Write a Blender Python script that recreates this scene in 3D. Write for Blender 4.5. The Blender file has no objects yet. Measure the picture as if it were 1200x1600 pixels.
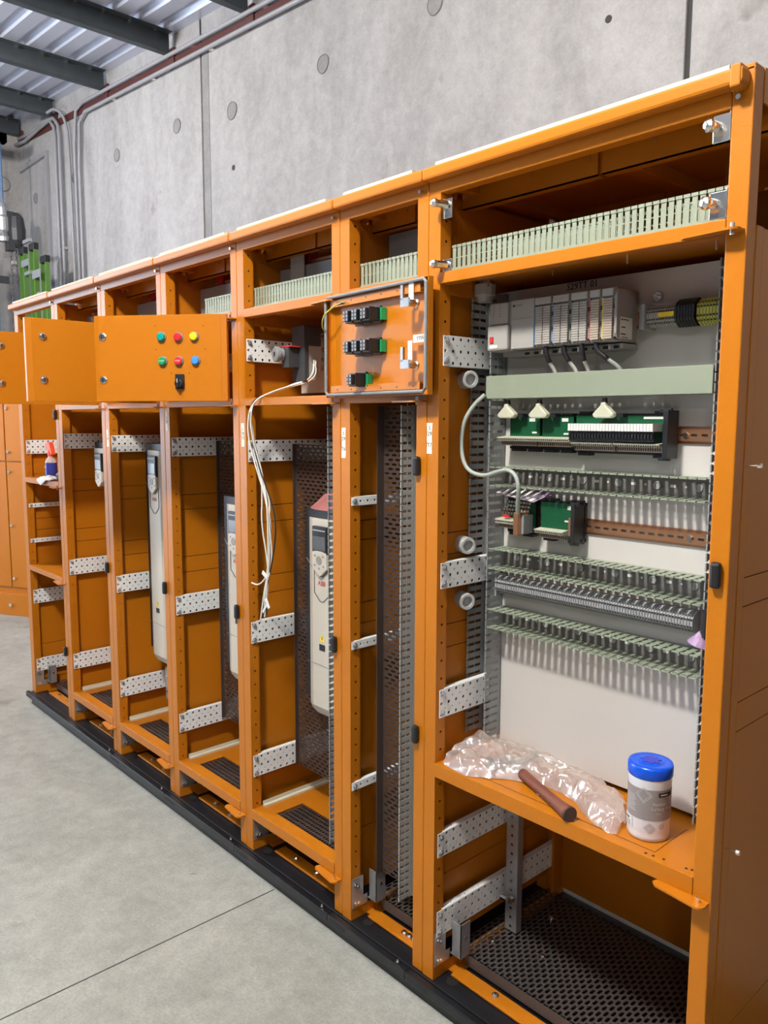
import bpy, math, random
from mathutils import Matrix, Vector
random.seed(7)
C = bpy.context.scene.collection
scn = bpy.context.scene
PI = math.pi

# ------------------------------------------------------------------ camera, world, light, exposure
# metres; z = 0 is the top of the black plinth, the floor lies at z = FZ; cabinets front plane is y = 0
FZ = -0.062
cam_d = bpy.data.cameras.new('camera'); cam = bpy.data.objects.new('camera', cam_d); C.objects.link(cam)
cam_d.sensor_fit = 'HORIZONTAL'; cam_d.sensor_width = 36.0; cam_d.lens = 1232.45 / 1200 * 36.0
cam_d.clip_start = 0.05; cam_d.clip_end = 60
YAW, PITCH, ROLL = math.radians(-47.5774), math.radians(-6.5596), math.radians(0.1617)
fw = Vector((math.sin(YAW)*math.cos(PITCH), math.cos(YAW)*math.cos(PITCH), math.sin(PITCH)))
rt = Vector((math.cos(YAW), -math.sin(YAW), 0)); up = rt.cross(fw)
r2 = rt*math.cos(ROLL) + up*math.sin(ROLL); u2 = -rt*math.sin(ROLL) + up*math.cos(ROLL)
cam.matrix_world = Matrix(((r2.x, u2.x, -fw.x, 0.92975), (r2.y, u2.y, -fw.y, -1.37100), (r2.z, u2.z, -fw.z, 1.43772), (0, 0, 0, 1)))
scn.camera = cam

w = bpy.data.worlds.new('world'); scn.world = w; w.use_nodes = True
bg = w.node_tree.nodes['Background']; bg.inputs[0].default_value = (0.80, 0.88, 1.0, 1); bg.inputs[1].default_value = 0.10

def bay(name, loc, power, col, r=0.13):
    l = bpy.data.lights.new(name, 'POINT'); l.energy = power; l.color = col; l.shadow_soft_size = r
    o = bpy.data.objects.new(name, l); C.objects.link(o); o.location = loc; return o
def area(name, loc, target, sx, sy, power, col):
    l = bpy.data.lights.new(name, 'AREA'); l.shape = 'RECTANGLE'; l.size = sx; l.size_y = sy; l.energy = power; l.color = col
    o = bpy.data.objects.new(name, l); C.objects.link(o); o.location = loc
    o.rotation_euler = (Vector(target) - Vector(loc)).to_track_quat('-Z', 'Y').to_euler(); return o
bay('high_bay_or_fill_light', (-0.10, -1.65, 3.5), 295, (1.0, 0.95, 0.86))
bay('high_bay_or_fill_light', (-4.9, -1.4, 3.8), 230, (1.0, 0.95, 0.9))  # added light out of view, placed to brighten the wall at left
bay('high_bay_or_fill_light', (2.8, -4.4, 3.3), 60, (1.0, 0.94, 0.85))  # added fill light behind the camera, lifts the ambient level
area('open_roller_door_daylight', (-7.85, -2.7, 1.7), (-2.0, -1.6, 1.0), 3.4, 3.2, 260, (0.70, 0.83, 1.0))
scn.view_settings.view_transform = 'Standard'; scn.view_settings.look = 'None'
scn.view_settings.gamma = 1.0; scn.view_settings.use_curve_mapping = False
scn.view_settings.exposure = 0.55

# ------------------------------------------------------------------ materials
def srgb(r, g, b):
    return tuple(((v/255)/12.92 if v/255 <= 0.04045 else ((v/255+0.055)/1.055)**2.4) for v in (r, g, b)) + (1,)
def mat(name, col, rough=0.45, metal=0.0, noise=None, bump=0.0, bscale=300.0, spec=0.5, alpha=1.0, trans=0.0, coat=0.0):
    m = bpy.data.materials.new(name); m.use_nodes = True; nt = m.node_tree; b = nt.nodes['Principled BSDF']
    b.inputs['Base Color'].default_value = col; b.inputs['Roughness'].default_value = rough; b.inputs['Metallic'].default_value = metal
    b.inputs['Specular IOR Level'].default_value = spec; b.inputs['Alpha'].default_value = alpha
    b.inputs['Transmission Weight'].default_value = trans; b.inputs['Coat Weight'].default_value = coat
    tc = nt.nodes.new('ShaderNodeTexCoord')
    if noise:
        sc, amt = noise; n = nt.nodes.new('ShaderNodeTexNoise'); n.inputs['Scale'].default_value = sc; n.inputs['Detail'].default_value = 4
        mp = nt.nodes.new('ShaderNodeMapRange'); mp.inputs[3].default_value = 1-amt; mp.inputs[4].default_value = 1+amt
        mx = nt.nodes.new('ShaderNodeVectorMath'); mx.operation = 'SCALE'; mx.inputs[0].default_value = col[:3]
        nt.links.new(tc.outputs['Object'], n.inputs['Vector']); nt.links.new(n.outputs['Fac'], mp.inputs[0])
        nt.links.new(mp.outputs[0], mx.inputs['Scale']); nt.links.new(mx.outputs[0], b.inputs['Base Color'])
    if bump:
        n = nt.nodes.new('ShaderNodeTexNoise'); n.inputs['Scale'].default_value = bscale; bp = nt.nodes.new('ShaderNodeBump')
        bp.inputs['Strength'].default_value = bump; bp.inputs['Distance'].default_value = 0.001
        nt.links.new(tc.outputs['Object'], n.inputs['Vector']); nt.links.new(n.outputs['Fac'], bp.inputs['Height']); nt.links.new(bp.outputs[0], b.inputs['Normal'])
    return m
M = {}
M['orange'] = mat('orange_powder_coat', (0.47, 0.150, 0.006, 1), 0.36, spec=0.32, bump=0.25, bscale=420, noise=(3, 0.03))
M['black'] = mat('black_painted_steel', (0.008, 0.009, 0.011, 1), 0.36, noise=(25, 0.4), bump=0.1, bscale=200)
M['white'] = mat('white_strip_coat', (0.80, 0.82, 0.82, 1), 0.42)
M['plate'] = mat('white_mounting_plate', (0.58, 0.555, 0.525, 1), 0.38, noise=(8, 0.03))
M['galv'] = mat('galvanised_steel', (0.50, 0.51, 0.53, 1), 0.38, metal=0.75, noise=(60, 0.12))
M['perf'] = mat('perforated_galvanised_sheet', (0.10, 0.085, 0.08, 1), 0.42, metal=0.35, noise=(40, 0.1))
M['zinc'] = mat('bright_zinc', (0.80, 0.80, 0.78, 1), 0.2, metal=1.0)
M['duct'] = mat('grey_green_pvc', (0.25, 0.29, 0.215, 1), 0.5)
M['ductgrey'] = mat('grey_pvc', (0.25, 0.27, 0.275, 1), 0.5)
M['ductlight'] = mat('light_grey_pvc', (0.34, 0.34, 0.31, 1), 0.5)
M['ductin'] = mat('duct_base_pvc', (0.15, 0.14, 0.13, 1), 0.5)
M['blackpl'] = mat('black_plastic', (0.013, 0.013, 0.015, 1), 0.42)
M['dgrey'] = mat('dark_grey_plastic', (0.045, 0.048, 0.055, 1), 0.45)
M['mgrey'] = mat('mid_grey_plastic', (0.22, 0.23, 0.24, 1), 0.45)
M['lgrey'] = mat('light_grey_plastic', (0.36, 0.35, 0.335, 1), 0.45)
M['modgrey'] = mat('module_grey_plastic', (0.28, 0.265, 0.25, 1), 0.42)
M['cream'] = mat('cream_drive_plastic', (0.54, 0.49, 0.41, 1), 0.42, noise=(6, 0.02))
M['paper'] = mat('paper_label', (0.68, 0.67, 0.64, 1), 0.7)
M['modpaper'] = mat('printed_module_cover', (0.36, 0.335, 0.31, 1), 0.5)
M['modpaperw'] = mat('warm_printed_module_cover', (0.38, 0.31, 0.25, 1), 0.5)
M['perfdark'] = mat('dark_reflection_perforated_sheet', (0.075, 0.052, 0.045, 1), 0.5, metal=0.3)  # dark orange reflection of the interior put into the sheet colour
M['tape'] = mat('cream_masking_tape', (0.86, 0.82, 0.68, 1), 0.7, noise=(50, 0.06))
M['ink'] = mat('black_ink', (0.01, 0.01, 0.01, 1), 0.6)
M['red'] = mat('red_plastic', (0.65, 0.02, 0.03, 1), 0.3)
M['redprint'] = mat('red_print', (0.55, 0.03, 0.03, 1), 0.5)
M['green'] = mat('green_plastic', (0.01, 0.28, 0.09, 1), 0.3)
M['teal'] = mat('teal_plastic', (0.0, 0.30, 0.26, 1), 0.3)
M['yellow'] = mat('yellow_plastic', (0.85, 0.62, 0.02, 1), 0.3)
M['blue'] = mat('blue_plastic', (0.06, 0.26, 0.72, 1), 0.3)
M['lid'] = mat('blue_lid_plastic', (0.0, 0.075, 0.62, 1), 0.25)
M['lidd'] = mat('violet_blue_flap', (0.02, 0.03, 0.42, 1), 0.3)
M['tub'] = mat('white_tub_plastic', (0.66, 0.65, 0.69, 1), 0.3)
M['band'] = mat('grey_taupe_label', (0.25, 0.22, 0.22, 1), 0.4)
M['pcb'] = mat('green_circuit_board', (0.005, 0.075, 0.03, 1), 0.35, noise=(120, 0.25))
M['termcream'] = mat('cream_terminal_plastic', (0.52, 0.52, 0.40, 1), 0.45)
M['termbrown'] = mat('pinkish_terminal_plastic', (0.40, 0.31, 0.25, 1), 0.5)
M['termgrey'] = mat('grey_terminal_plastic', (0.27, 0.275, 0.28, 1), 0.45)
M['yg'] = mat('yellow_green_terminal', (0.42, 0.42, 0.07, 1), 0.45)
M['rail'] = mat('orange_reflection_rail_metal', (0.66, 0.34, 0.19, 1), 0.3, metal=0.85)  # orange reflection of the cabinets put into the rail colour
M['wirew'] = mat('white_wire', (0.68, 0.67, 0.62, 1), 0.4)
M['cable'] = mat('grey_green_cable', (0.34, 0.38, 0.34, 1), 0.45)
M['rubber'] = mat('grey_gasket_foam', (0.20, 0.21, 0.22, 1), 0.6)
M['palegasket'] = mat('pale_foam_gasket', (0.60, 0.56, 0.44, 1), 0.6)
M['handle'] = mat('brown_hammer_grip', (0.16, 0.045, 0.022, 1), 0.55, noise=(150, 0.3), bump=0.5, bscale=500)
M['steelb'] = mat('forged_steel', (0.25, 0.25, 0.26, 1), 0.35, metal=0.9)
M['ladder'] = mat('green_fibreglass', (0.095, 0.21, 0.04, 1), 0.45)
M['alu'] = mat('aluminium', (0.5, 0.51, 0.53, 1), 0.4, metal=0.7)
M['conduit'] = mat('grey_conduit', (0.30, 0.30, 0.32, 1), 0.4)
M['redsteel'] = mat('red_oxide_steel', (0.085, 0.022, 0.020, 1), 0.55)
M['purlin'] = mat('dark_purlin_steel', (0.050, 0.062, 0.070, 1), 0.5, noise=(12, 0.2))
M['bluesteel'] = mat('blue_crane_steel', (0.10, 0.20, 0.38, 1), 0.45)
M['copper'] = mat('tinned_copper', (0.55, 0.38, 0.28, 1), 0.35, metal=0.9)
M['busred'] = mat('red_busbar_insulator', (0.42, 0.012, 0.03, 1), 0.45)
M['screen'] = mat('grey_lcd_screen', (0.10, 0.11, 0.12, 1), 0.2)
M['screenlit'] = mat('pale_lcd_film', (0.55, 0.62, 0.68, 1), 0.2)
M['sprayblue'] = mat('blue_spray_label', (0.03, 0.035, 0.26, 1), 0.35)
M['sprayred'] = mat('orange_red_trigger', (0.75, 0.07, 0.02, 1), 0.35)
M['clearpet'] = mat('clear_pet', (0.75, 0.65, 0.6, 1), 0.15, alpha=0.55)
M['violet'] = mat('violet_film', (0.40, 0.27, 0.45, 1), 0.25, alpha=0.85)
M['fog'] = mat('frosted_plastic', (0.42, 0.43, 0.42, 1), 0.4, alpha=0.85)

# clear crinkled polythene
m = bpy.data.materials.new('clear_polythene'); m.use_nodes = True; nt = m.node_tree; nt.nodes.clear()
o_ = nt.nodes.new('ShaderNodeOutputMaterial'); tr = nt.nodes.new('ShaderNodeBsdfTransparent'); gl = nt.nodes.new('ShaderNodeBsdfGlossy'); df = nt.nodes.new('ShaderNodeBsdfDiffuse')
tr.inputs[0].default_value = (0.96, 0.93, 0.91, 1); gl.inputs['Color'].default_value = (1, 0.97, 0.92, 1); gl.inputs['Roughness'].default_value = 0.14
df.inputs[0].default_value = (0.85, 0.80, 0.78, 1)
a1 = nt.nodes.new('ShaderNodeMixShader'); a2 = nt.nodes.new('ShaderNodeMixShader'); lw = nt.nodes.new('ShaderNodeLayerWeight'); lw.inputs[0].default_value = 0.35
mr = nt.nodes.new('ShaderNodeMapRange'); mr.inputs[3].default_value = 0.10; mr.inputs[4].default_value = 0.55
nt.links.new(lw.outputs['Facing'], mr.inputs[0]); a1.inputs[0].default_value = 0.22
nt.links.new(tr.outputs[0], a1.inputs[1]); nt.links.new(df.outputs[0], a1.inputs[2])
nt.links.new(mr.outputs[0], a2.inputs[0]); nt.links.new(a1.outputs[0], a2.inputs[1]); nt.links.new(gl.outputs[0], a2.inputs[2]); nt.links.new(a2.outputs[0], o_.inputs[0])
M['bag'] = m

def nodemat(name, build):
    m = bpy.data.materials.new(name); m.use_nodes = True; nt = m.node_tree; b = nt.nodes['Principled BSDF']; build(nt, b, nt.nodes, nt.links); return m
def ramp(N, stops):
    r = N.new('ShaderNodeValToRGB'); e = r.color_ramp.elements
    e[0].position, e[0].color = stops[0]; e[1].position, e[1].color = stops[-1]
    for p, c in stops[1:-1]:
        x = e.new(p); x.color = c
    return r
def concrete(dark, light, streak, scale, rough=0.85, grain=0.80):
    def f(nt, b, N, L):
        tc = N.new('ShaderNodeTexCoord'); mp = N.new('ShaderNodeMapping'); mp.inputs['Scale'].default_value = streak
        L.new(tc.outputs['Object'], mp.inputs[0])
        n1 = N.new('ShaderNodeTexNoise'); n1.inputs['Scale'].default_value = scale; n1.inputs['Detail'].default_value = 8; n1.inputs['Roughness'].default_value = 0.65; n1.inputs['Distortion'].default_value = 0.8
        n2 = N.new('ShaderNodeTexNoise'); n2.inputs['Scale'].default_value = scale*9; n2.inputs['Detail'].default_value = 8; n2.inputs['Roughness'].default_value = 0.7
        L.new(mp.outputs[0], n1.inputs['Vector']); L.new(tc.outputs['Object'], n2.inputs['Vector'])
        mx = N.new('ShaderNodeMix'); mx.data_type = 'FLOAT'; mx.inputs[0].default_value = 0.42
        L.new(n1.outputs['Fac'], mx.inputs[2]); L.new(n2.outputs['Fac'], mx.inputs[3])
        r = ramp(N, [(0.32, dark), (0.68, light)]); L.new(mx.outputs[0], r.inputs[0])
        n4 = N.new('ShaderNodeTexNoise'); n4.inputs['Scale'].default_value = scale*60; n4.inputs['Detail'].default_value = 4; n4.inputs['Roughness'].default_value = 0.7; L.new(tc.outputs['Object'], n4.inputs['Vector'])
        r4 = ramp(N, [(0.30, (grain, grain, grain, 1)), (0.62, (1.06, 1.06, 1.06, 1))]); L.new(n4.outputs['Fac'], r4.inputs[0])
        mg = N.new('ShaderNodeMix'); mg.data_type = 'RGBA'; mg.blend_type = 'MULTIPLY'; mg.inputs[0].default_value = 1; L.new(r.outputs[0], mg.inputs[6]); L.new(r4.outputs[0], mg.inputs[7])
        # small stains with shapes of their own
        n3 = N.new('ShaderNodeTexNoise'); n3.inputs['Scale'].default_value = scale*2.3; n3.inputs['Detail'].default_value = 3; L.new(tc.outputs['Object'], n3.inputs['Vector'])
        r3 = ramp(N, [(0.70, (1, 1, 1, 1)), (0.76, (0.72, 0.71, 0.68, 1))]); L.new(n3.outputs['Fac'], r3.inputs[0])
        mm = N.new('ShaderNodeMix'); mm.data_type = 'RGBA'; mm.blend_type = 'MULTIPLY'; mm.inputs[0].default_value = 1
        L.new(mg.outputs[2], mm.inputs[6]); L.new(r3.outputs[0], mm.inputs[7]); L.new(mm.outputs[2], b.inputs['Base Color'])
        bp = N.new('ShaderNodeBump'); bp.inputs['Strength'].default_value = 0.25; bp.inputs['Distance'].default_value = 0.004; L.new(mx.outputs[0], bp.inputs['Height']); L.new(bp.outputs[0], b.inputs['Normal'])
        b.inputs['Roughness'].default_value = rough
    return f
M['wall'] = nodemat('precast_concrete', concrete((0.25, 0.243, 0.24, 1), (0.44, 0.43, 0.43, 1), (1.6, 1.6, 0.55), 1.6, 0.85, 0.93))
M['floor'] = nodemat('floor_concrete', concrete((0.23, 0.232, 0.20, 1), (0.42, 0.418, 0.37, 1), (1, 1, 1), 2.2, 0.55))
M['patch'] = nodemat('patch_mortar', concrete((0.19, 0.185, 0.18, 1), (0.31, 0.305, 0.30, 1), (1, 1, 1), 6))
M['roof'] = mat('zincalume_roof_sheet', (0.62, 0.65, 0.76, 1), 0.34, metal=0.5)  # reflected bluish daylight put into the base colour
M['joint'] = mat('joint_sealant', (0.045, 0.045, 0.045, 1), 0.8)
M['rim'] = mat('patch_rim_mortar', (0.20, 0.195, 0.19, 1), 0.9)

# ------------------------------------------------------------------ mesh helpers
class MB:
    def __init__(s): s.v = []; s.f = []
    def add(s, vs, fs, T=None):
        o = len(s.v)
        s.v += [tuple(T @ Vector(p)) for p in vs] if T is not None else [tuple(p) for p in vs]
        s.f += [tuple(i+o for i in f) for f in fs]; return s
    def box(s, x0, x1, y0, y1, z0, z1, T=None):
        x0, x1 = min(x0, x1), max(x0, x1); y0, y1 = min(y0, y1), max(y0, y1); z0, z1 = min(z0, z1), max(z0, z1)
        return s.add([(x0,y0,z0),(x1,y0,z0),(x1,y1,z0),(x0,y1,z0),(x0,y0,z1),(x1,y0,z1),(x1,y1,z1),(x0,y1,z1)],
                     [(0,3,2,1),(4,5,6,7),(0,1,5,4),(1,2,6,5),(2,3,7,6),(3,0,4,7)], T)
    def cyl(s, p0, p1, r, n=16, r1=None, T=None):
        p0 = Vector(p0); p1 = Vector(p1); d = (p1-p0).normalized(); a = d.orthogonal().normalized(); b = d.cross(a); r1 = r if r1 is None else r1
        vs = []
        for p, rr in ((p0, r), (p1, r1)):
            for i in range(n):
                t = 2*PI*i/n; vs.append(p + a*math.cos(t)*rr + b*math.sin(t)*rr)
        fs = [(i, (i+1) % n, n+(i+1) % n, n+i) for i in range(n)] + [tuple(range(n))[::-1], tuple(range(n, 2*n))]
        return s.add(vs, fs, T)
    def lathe(s, c, axis, prof, n=32, T=None):
        c = Vector(c); d = Vector(axis).normalized(); a = d.orthogonal().normalized(); b = d.cross(a); vs = []; fs = []
        for h, r in prof:
            for i in range(n):
                t = 2*PI*i/n; vs.append(c + d*h + (a*math.cos(t) + b*math.sin(t))*r)
        for k in range(len(prof)-1):
            for i in range(n): fs.append((k*n+i, k*n+(i+1) % n, (k+1)*n+(i+1) % n, (k+1)*n+i))
        fs += [tuple(range(n))[::-1], tuple(range((len(prof)-1)*n, len(prof)*n))]
        return s.add(vs, fs, T)
    def tube(s, pts, r, n=8, smooth=0, T=None):
        pts = [Vector(p) for p in pts]
        for _ in range(smooth):
            q = [pts[0]]
            for i in range(len(pts)-1): q += [pts[i].lerp(pts[i+1], .25), pts[i].lerp(pts[i+1], .75)]
            pts = q + [pts[-1]]
        vs = []; fs = []; a = None
        for i, p in enumerate(pts):
            d = (pts[min(i+1, len(pts)-1)] - pts[max(i-1, 0)]).normalized()
            a = d.orthogonal().normalized() if a is None else (a - d*a.dot(d)).normalized()
            b = d.cross(a)
            rr = r if not callable(r) else r(i/(len(pts)-1))
            for k in range(n):
                t = 2*PI*k/n; vs.append(p + a*math.cos(t)*rr + b*math.sin(t)*rr)
        for i in range(len(pts)-1):
            for k in range(n): fs.append((i*n+k, i*n+(k+1) % n, (i+1)*n+(k+1) % n, (i+1)*n+k))
        fs += [tuple(range(n))[::-1], tuple(range((len(pts)-1)*n, len(pts)*n))]
        return s.add(vs, fs, T)
    def prism(s, poly, d0, d1, T=None):     # poly in local x,z ; extruded along local y
        n = len(poly); vs = [(x, d0, z) for x, z in poly] + [(x, d1, z) for x, z in poly]
        fs = [tuple(range(n)), tuple(range(n, 2*n))[::-1]] + [(i, n+i, n+(i+1) % n, (i+1) % n) for i in range(n)]
        return s.add(vs, fs, T)
    def holes(s, O, U, V, W, H, nu, nv, fn):   # perforated sheet, origin O, unit dirs U,V; fn(i,j)->(ru,rv) or None
        O = Vector(O); U = Vector(U); V = Vector(V); a = W/nu; b = H/nv
        k8 = [(1,0),(1,1),(0,1),(-1,1),(-1,0),(-1,-1),(0,-1),(1,-1)]; q = math.sqrt(.5)
        c8 = [(1,0),(q,q),(0,1),(-q,q),(-1,0),(-q,-q),(0,-1),(q,-q)]
        for i in range(nu):
            for j in range(nv):
                c = O + U*(a*(i+.5)) + V*(b*(j+.5)); h = fn(i, j)
                if h is None:
                    s.add([c+U*(x*a/2)+V*(y*b/2) for x, y in ((-1,-1),(1,-1),(1,1),(-1,1))], [(0,1,2,3)])
                else:
                    ru, rv = h
                    vs = [c+U*(x*a/2)+V*(y*b/2) for x, y in k8]
                    if ru > rv*1.5 or rv > ru*1.5:
                        g = 0.82; cc = [(1,0),(g,g),(0,1),(-g,g),(-1,0),(-g,-g),(0,-1),(g,-g)]
                    else: cc = c8
                    vs += [c+U*(x*ru)+V*(y*rv) for x, y in cc]
                    s.add(vs, [(k, (k+1) % 8, 8+(k+1) % 8, 8+k) for k in range(8)])
        return s
    def obj(s, name, m, parent=None, bevel=0, solid=0, smooth=False):
        me = bpy.data.meshes.new(name); me.from_pydata(s.v, [], s.f); me.update()
        o = bpy.data.objects.new(name, me); C.objects.link(o); me.materials.append(M[m] if isinstance(m, str) else m)
        if parent: o.parent = parent; o.matrix_parent_inverse = parent.matrix_world.inverted()
        if smooth:
            for p in me.polygons: p.use_smooth = len(p.vertices) < 8
        if solid:
            q = o.modifiers.new('solid', 'SOLIDIFY'); q.thickness = solid; q.offset = 0
        if bevel:
            q = o.modifiers.new('bevel', 'BEVEL'); q.width = bevel; q.segments = 2; q.limit_method = 'ANGLE'
        return o
def pieces(q, name, m, parent, **kw):
    """every separate piece of q (faces connected, or touching boxes) becomes an object of its own"""
    n = len(q.v); par = list(range(n))
    def fd(a):
        while par[a] != a: par[a] = par[par[a]]; a = par[a]
        return a
    for f in q.f:
        for i in f[1:]: par[fd(i)] = fd(f[0])
    comp = {}
    for i in range(n): comp.setdefault(fd(i), []).append(i)
    L = []
    for ids in comp.values():
        P = [q.v[i] for i in ids]; L.append([[min(p[k] for p in P)-.0006 for k in range(3)], [max(p[k] for p in P)+.0006 for k in range(3)], set(ids)])
    ch = True
    while ch:
        ch = False
        for i in range(len(L)):
            for j in range(i+1, len(L)):
                if all(L[i][0][k] <= L[j][1][k] and L[j][0][k] <= L[i][1][k] for k in range(3)):
                    L[i] = [[min(L[i][0][k], L[j][0][k]) for k in range(3)], [max(L[i][1][k], L[j][1][k]) for k in range(3)], L[i][2] | L[j][2]]; L.pop(j); ch = True; break
            if ch: break
    out = []
    for _, _, ids in L:
        r = MB(); idx = {}
        for i in sorted(ids): idx[i] = len(r.v); r.v.append(q.v[i])
        r.f = [tuple(idx[i] for i in f) for f in q.f if f[0] in ids]
        out.append(r.obj(name, m, parent, **kw))
    return out
bpy.context.view_layer.update()
def thing(name, label, cat, loc=(0,0,0), group=None):
    o = bpy.data.objects.new(name, None); C.objects.link(o); o.location = loc; o.empty_display_size = 0.05
    o.matrix_world = Matrix.Translation(loc)
    o['label'] = label; o['category'] = cat
    if group: o['group'] = group
    bpy.context.view_layer.update(); return o
def tag(o, label, cat, group=None):
    o['label'] = label; o['category'] = cat
    if group: o['group'] = group
    return o
def structure(o): o['kind'] = 'structure'; return o
def part_label(o, l):
    for x in (o if isinstance(o, list) else [o]): x['label'] = l
    return o
def box(name, m, parent, x0, x1, y0, y1, z0, z1, bevel=0, T=None): return MB().box(x0, x1, y0, y1, z0, z1, T).obj(name, m, parent, bevel)
def text(name, s, size, T, m, parent, align='CENTER', depth=0.0002, spacing=1.0):
    cu = bpy.data.curves.new(name, 'FONT'); cu.body = s; cu.size = size; cu.align_x = align; cu.align_y = 'CENTER'; cu.extrude = depth; cu.resolution_u = 2; cu.space_line = spacing
    t = bpy.data.objects.new('tmp', cu); C.objects.link(t); bpy.context.view_layer.update()
    me = bpy.data.meshes.new_from_object(t.evaluated_get(bpy.context.evaluated_depsgraph_get())); bpy.data.objects.remove(t)
    for v in me.vertices: v.co = T @ v.co
    me.materials.clear(); me.materials.append(M[m]); me.name = name
    o = bpy.data.objects.new(name, me); C.objects.link(o)
    if parent: o.parent = parent; o.matrix_parent_inverse = parent.matrix_world.inverted()
    return o
def frame(o, ux, uz):    # local x -> ux, local z(out)-> uz for text ; y = uz x ux
    ux = Vector(ux).normalized(); uz = Vector(uz).normalized(); uy = uz.cross(ux)
    return Matrix(((ux.x, uy.x, uz.x, o[0]), (ux.y, uy.y, uz.y, o[1]), (ux.z, uy.z, uz.z, o[2]), (0, 0, 0, 1)))
def front_text(x, y, z): return frame((x, y, z), (1, 0, 0), (0, -1, 0))     # readable from the front (camera at -y)

# ------------------------------------------------------------------ setting
WY = 1.6; WX = -7.95
def roofz(x): return 4.166 + (-3.8 - x)*0.0762
structure(MB().box(WX-0.3, 7, -9, WY+0.3, FZ-0.2, FZ).obj('floor', 'floor'))
wall = MB()
edges = [WX-0.02, -4.222, -0.632, 2.97, 7]
for a, b in zip(edges[:-1], edges[1:]): wall.box(a+0.012, b-0.012, WY, WY+0.2, FZ, 5.2)
wb = structure(wall.obj('wall_back', 'wall', bevel=0.004))
sj = MB()
for a in edges[1:-1]: sj.box(a-0.0118, a+0.0118, WY+0.01, WY+0.1, FZ, 5.2)
sj.obj('joint_sealant', 'joint', wb)
# raised mortar smear beside the joint and round patches over the lifting anchors
pm = MB(); pm.box(-4.207, -4.12, WY-0.003, WY, 2.2, 4.0); pm.obj('mortar_smear', 'patch', wb)
def at_wall(px, py):
    d = fw + r2*((px-600)/1232.45) - u2*((py-800)/1232.45); p = Vector((0.92975, -1.371, 1.43772)); t = (WY-p.y)/d.y; return p + d*t
for i, (px, py, rr) in enumerate([(505,100,.05),(363,173,.055),(277,197,.05),(183,243,.05),(117,277,.05),(56,310,.05),(680,6,.05),(365,262,.018),(951,30,.015)]):
    p = at_wall(px, py); q = MB(); q.lathe((p.x, WY-0.004, p.z), (0, 1, 0), [(0, rr*.8), (.001, rr), (.004, rr)], 20)
    q.obj('anchor_patch', 'patch' if rr > .02 else 'joint', wb)
    if rr > .04:
        q = MB(); pts = [(p.x+math.cos(t)*rr*(1+.03*math.sin(3*t+i)), WY-0.003, p.z+math.sin(t)*rr*(1+.03*math.sin(3*t+i))) for t in [k*2*PI/20 for k in range(21)]]
        q.tube(pts, .0035, 6); q.obj('patch_rim', 'rim', wb)
structure(MB().box(WX-0.2, WX, -9, WY+0.2, FZ, 5.2).obj('wall_left', 'wall'))
wl2 = [o for o in C.objects if o.name == 'wall_left'][0]
q = MB(); q.tube([(WX+.002, 1.42+math.cos(t)*.07, 3.85+math.sin(t)*.07) for t in [k*2*PI/20 for k in range(21)]], .007, 6); q.obj('patch_rim', 'rim', wl2)
# trapezoidal roof sheeting, ribs run along x
rf = MB(); y = WY+0.02; pitch = 0.19; prof = []
while y > -9:
    prof += [(y, 0), (y-.10, 0), (y-.125, .04), (y-.165, .04)]; y -= pitch
xs = [WX-0.1, 7]
vs = [(x, yy, roofz(x)+h) for x in xs for yy, h in prof]; n = len(prof)
rf.add(vs, [(i, i+1, n+i+1, n+i) for i in range(n-1)])
rfo = structure(rf.obj('ceiling', 'roof', solid=0.0015))
# C purlins across the roof, cleats and roof screws
px_list = [-2.55, -3.58, -4.62, -5.76, -6.90, -7.84, -1.5, -0.45, 0.6, 1.65, 2.7]
for k, x in enumerate(px_list):
    lab = {0: 'dark steel roof purlin above the joint in the concrete wall', 1: 'dark steel roof purlin leaving the picture at its top edge', 2: 'nearest fully seen dark roof purlin, ending above the red cleat', 3: 'middle dark steel roof purlin across the corrugated sheet', 4: 'dark steel roof purlin second from the far corner', 5: 'dark steel purlin tight against the far left wall'}
    if k > 5: continue
    z1 = roofz(x)-0.004; T = None
    t = thing('roof_purlin', lab[k], 'beam', (x, WY-0.02, z1-.14), 'purlins under the corrugated roof')
    q = MB(); q.box(x-.003, x+.003, -8.5, WY-.03, z1-.13, z1); q.box(x, x+.06, -8.5, WY-.03, z1-.004, z1-.001); q.box(x-.06, x, -8.5, WY-.03, z1-.13, z1-.126)
    q.obj('web', 'purlin', t)
    sc = MB(); yy = WY-.145
    while yy > -4:
        sc.cyl((x+.012, yy, z1-.020), (x+.012, yy, z1-.004), .013, 8); yy -= pitch
    o = sc.obj('roof_screw', 'zinc', t); o['kind'] = 'stuff'
    q = MB(); q.box(x-.03, x+.05, WY-.022, WY-.004, z1-.235, z1-.10); part_label(q.obj('cleat', 'redsteel', t), 'dark red cleat plate')
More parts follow.
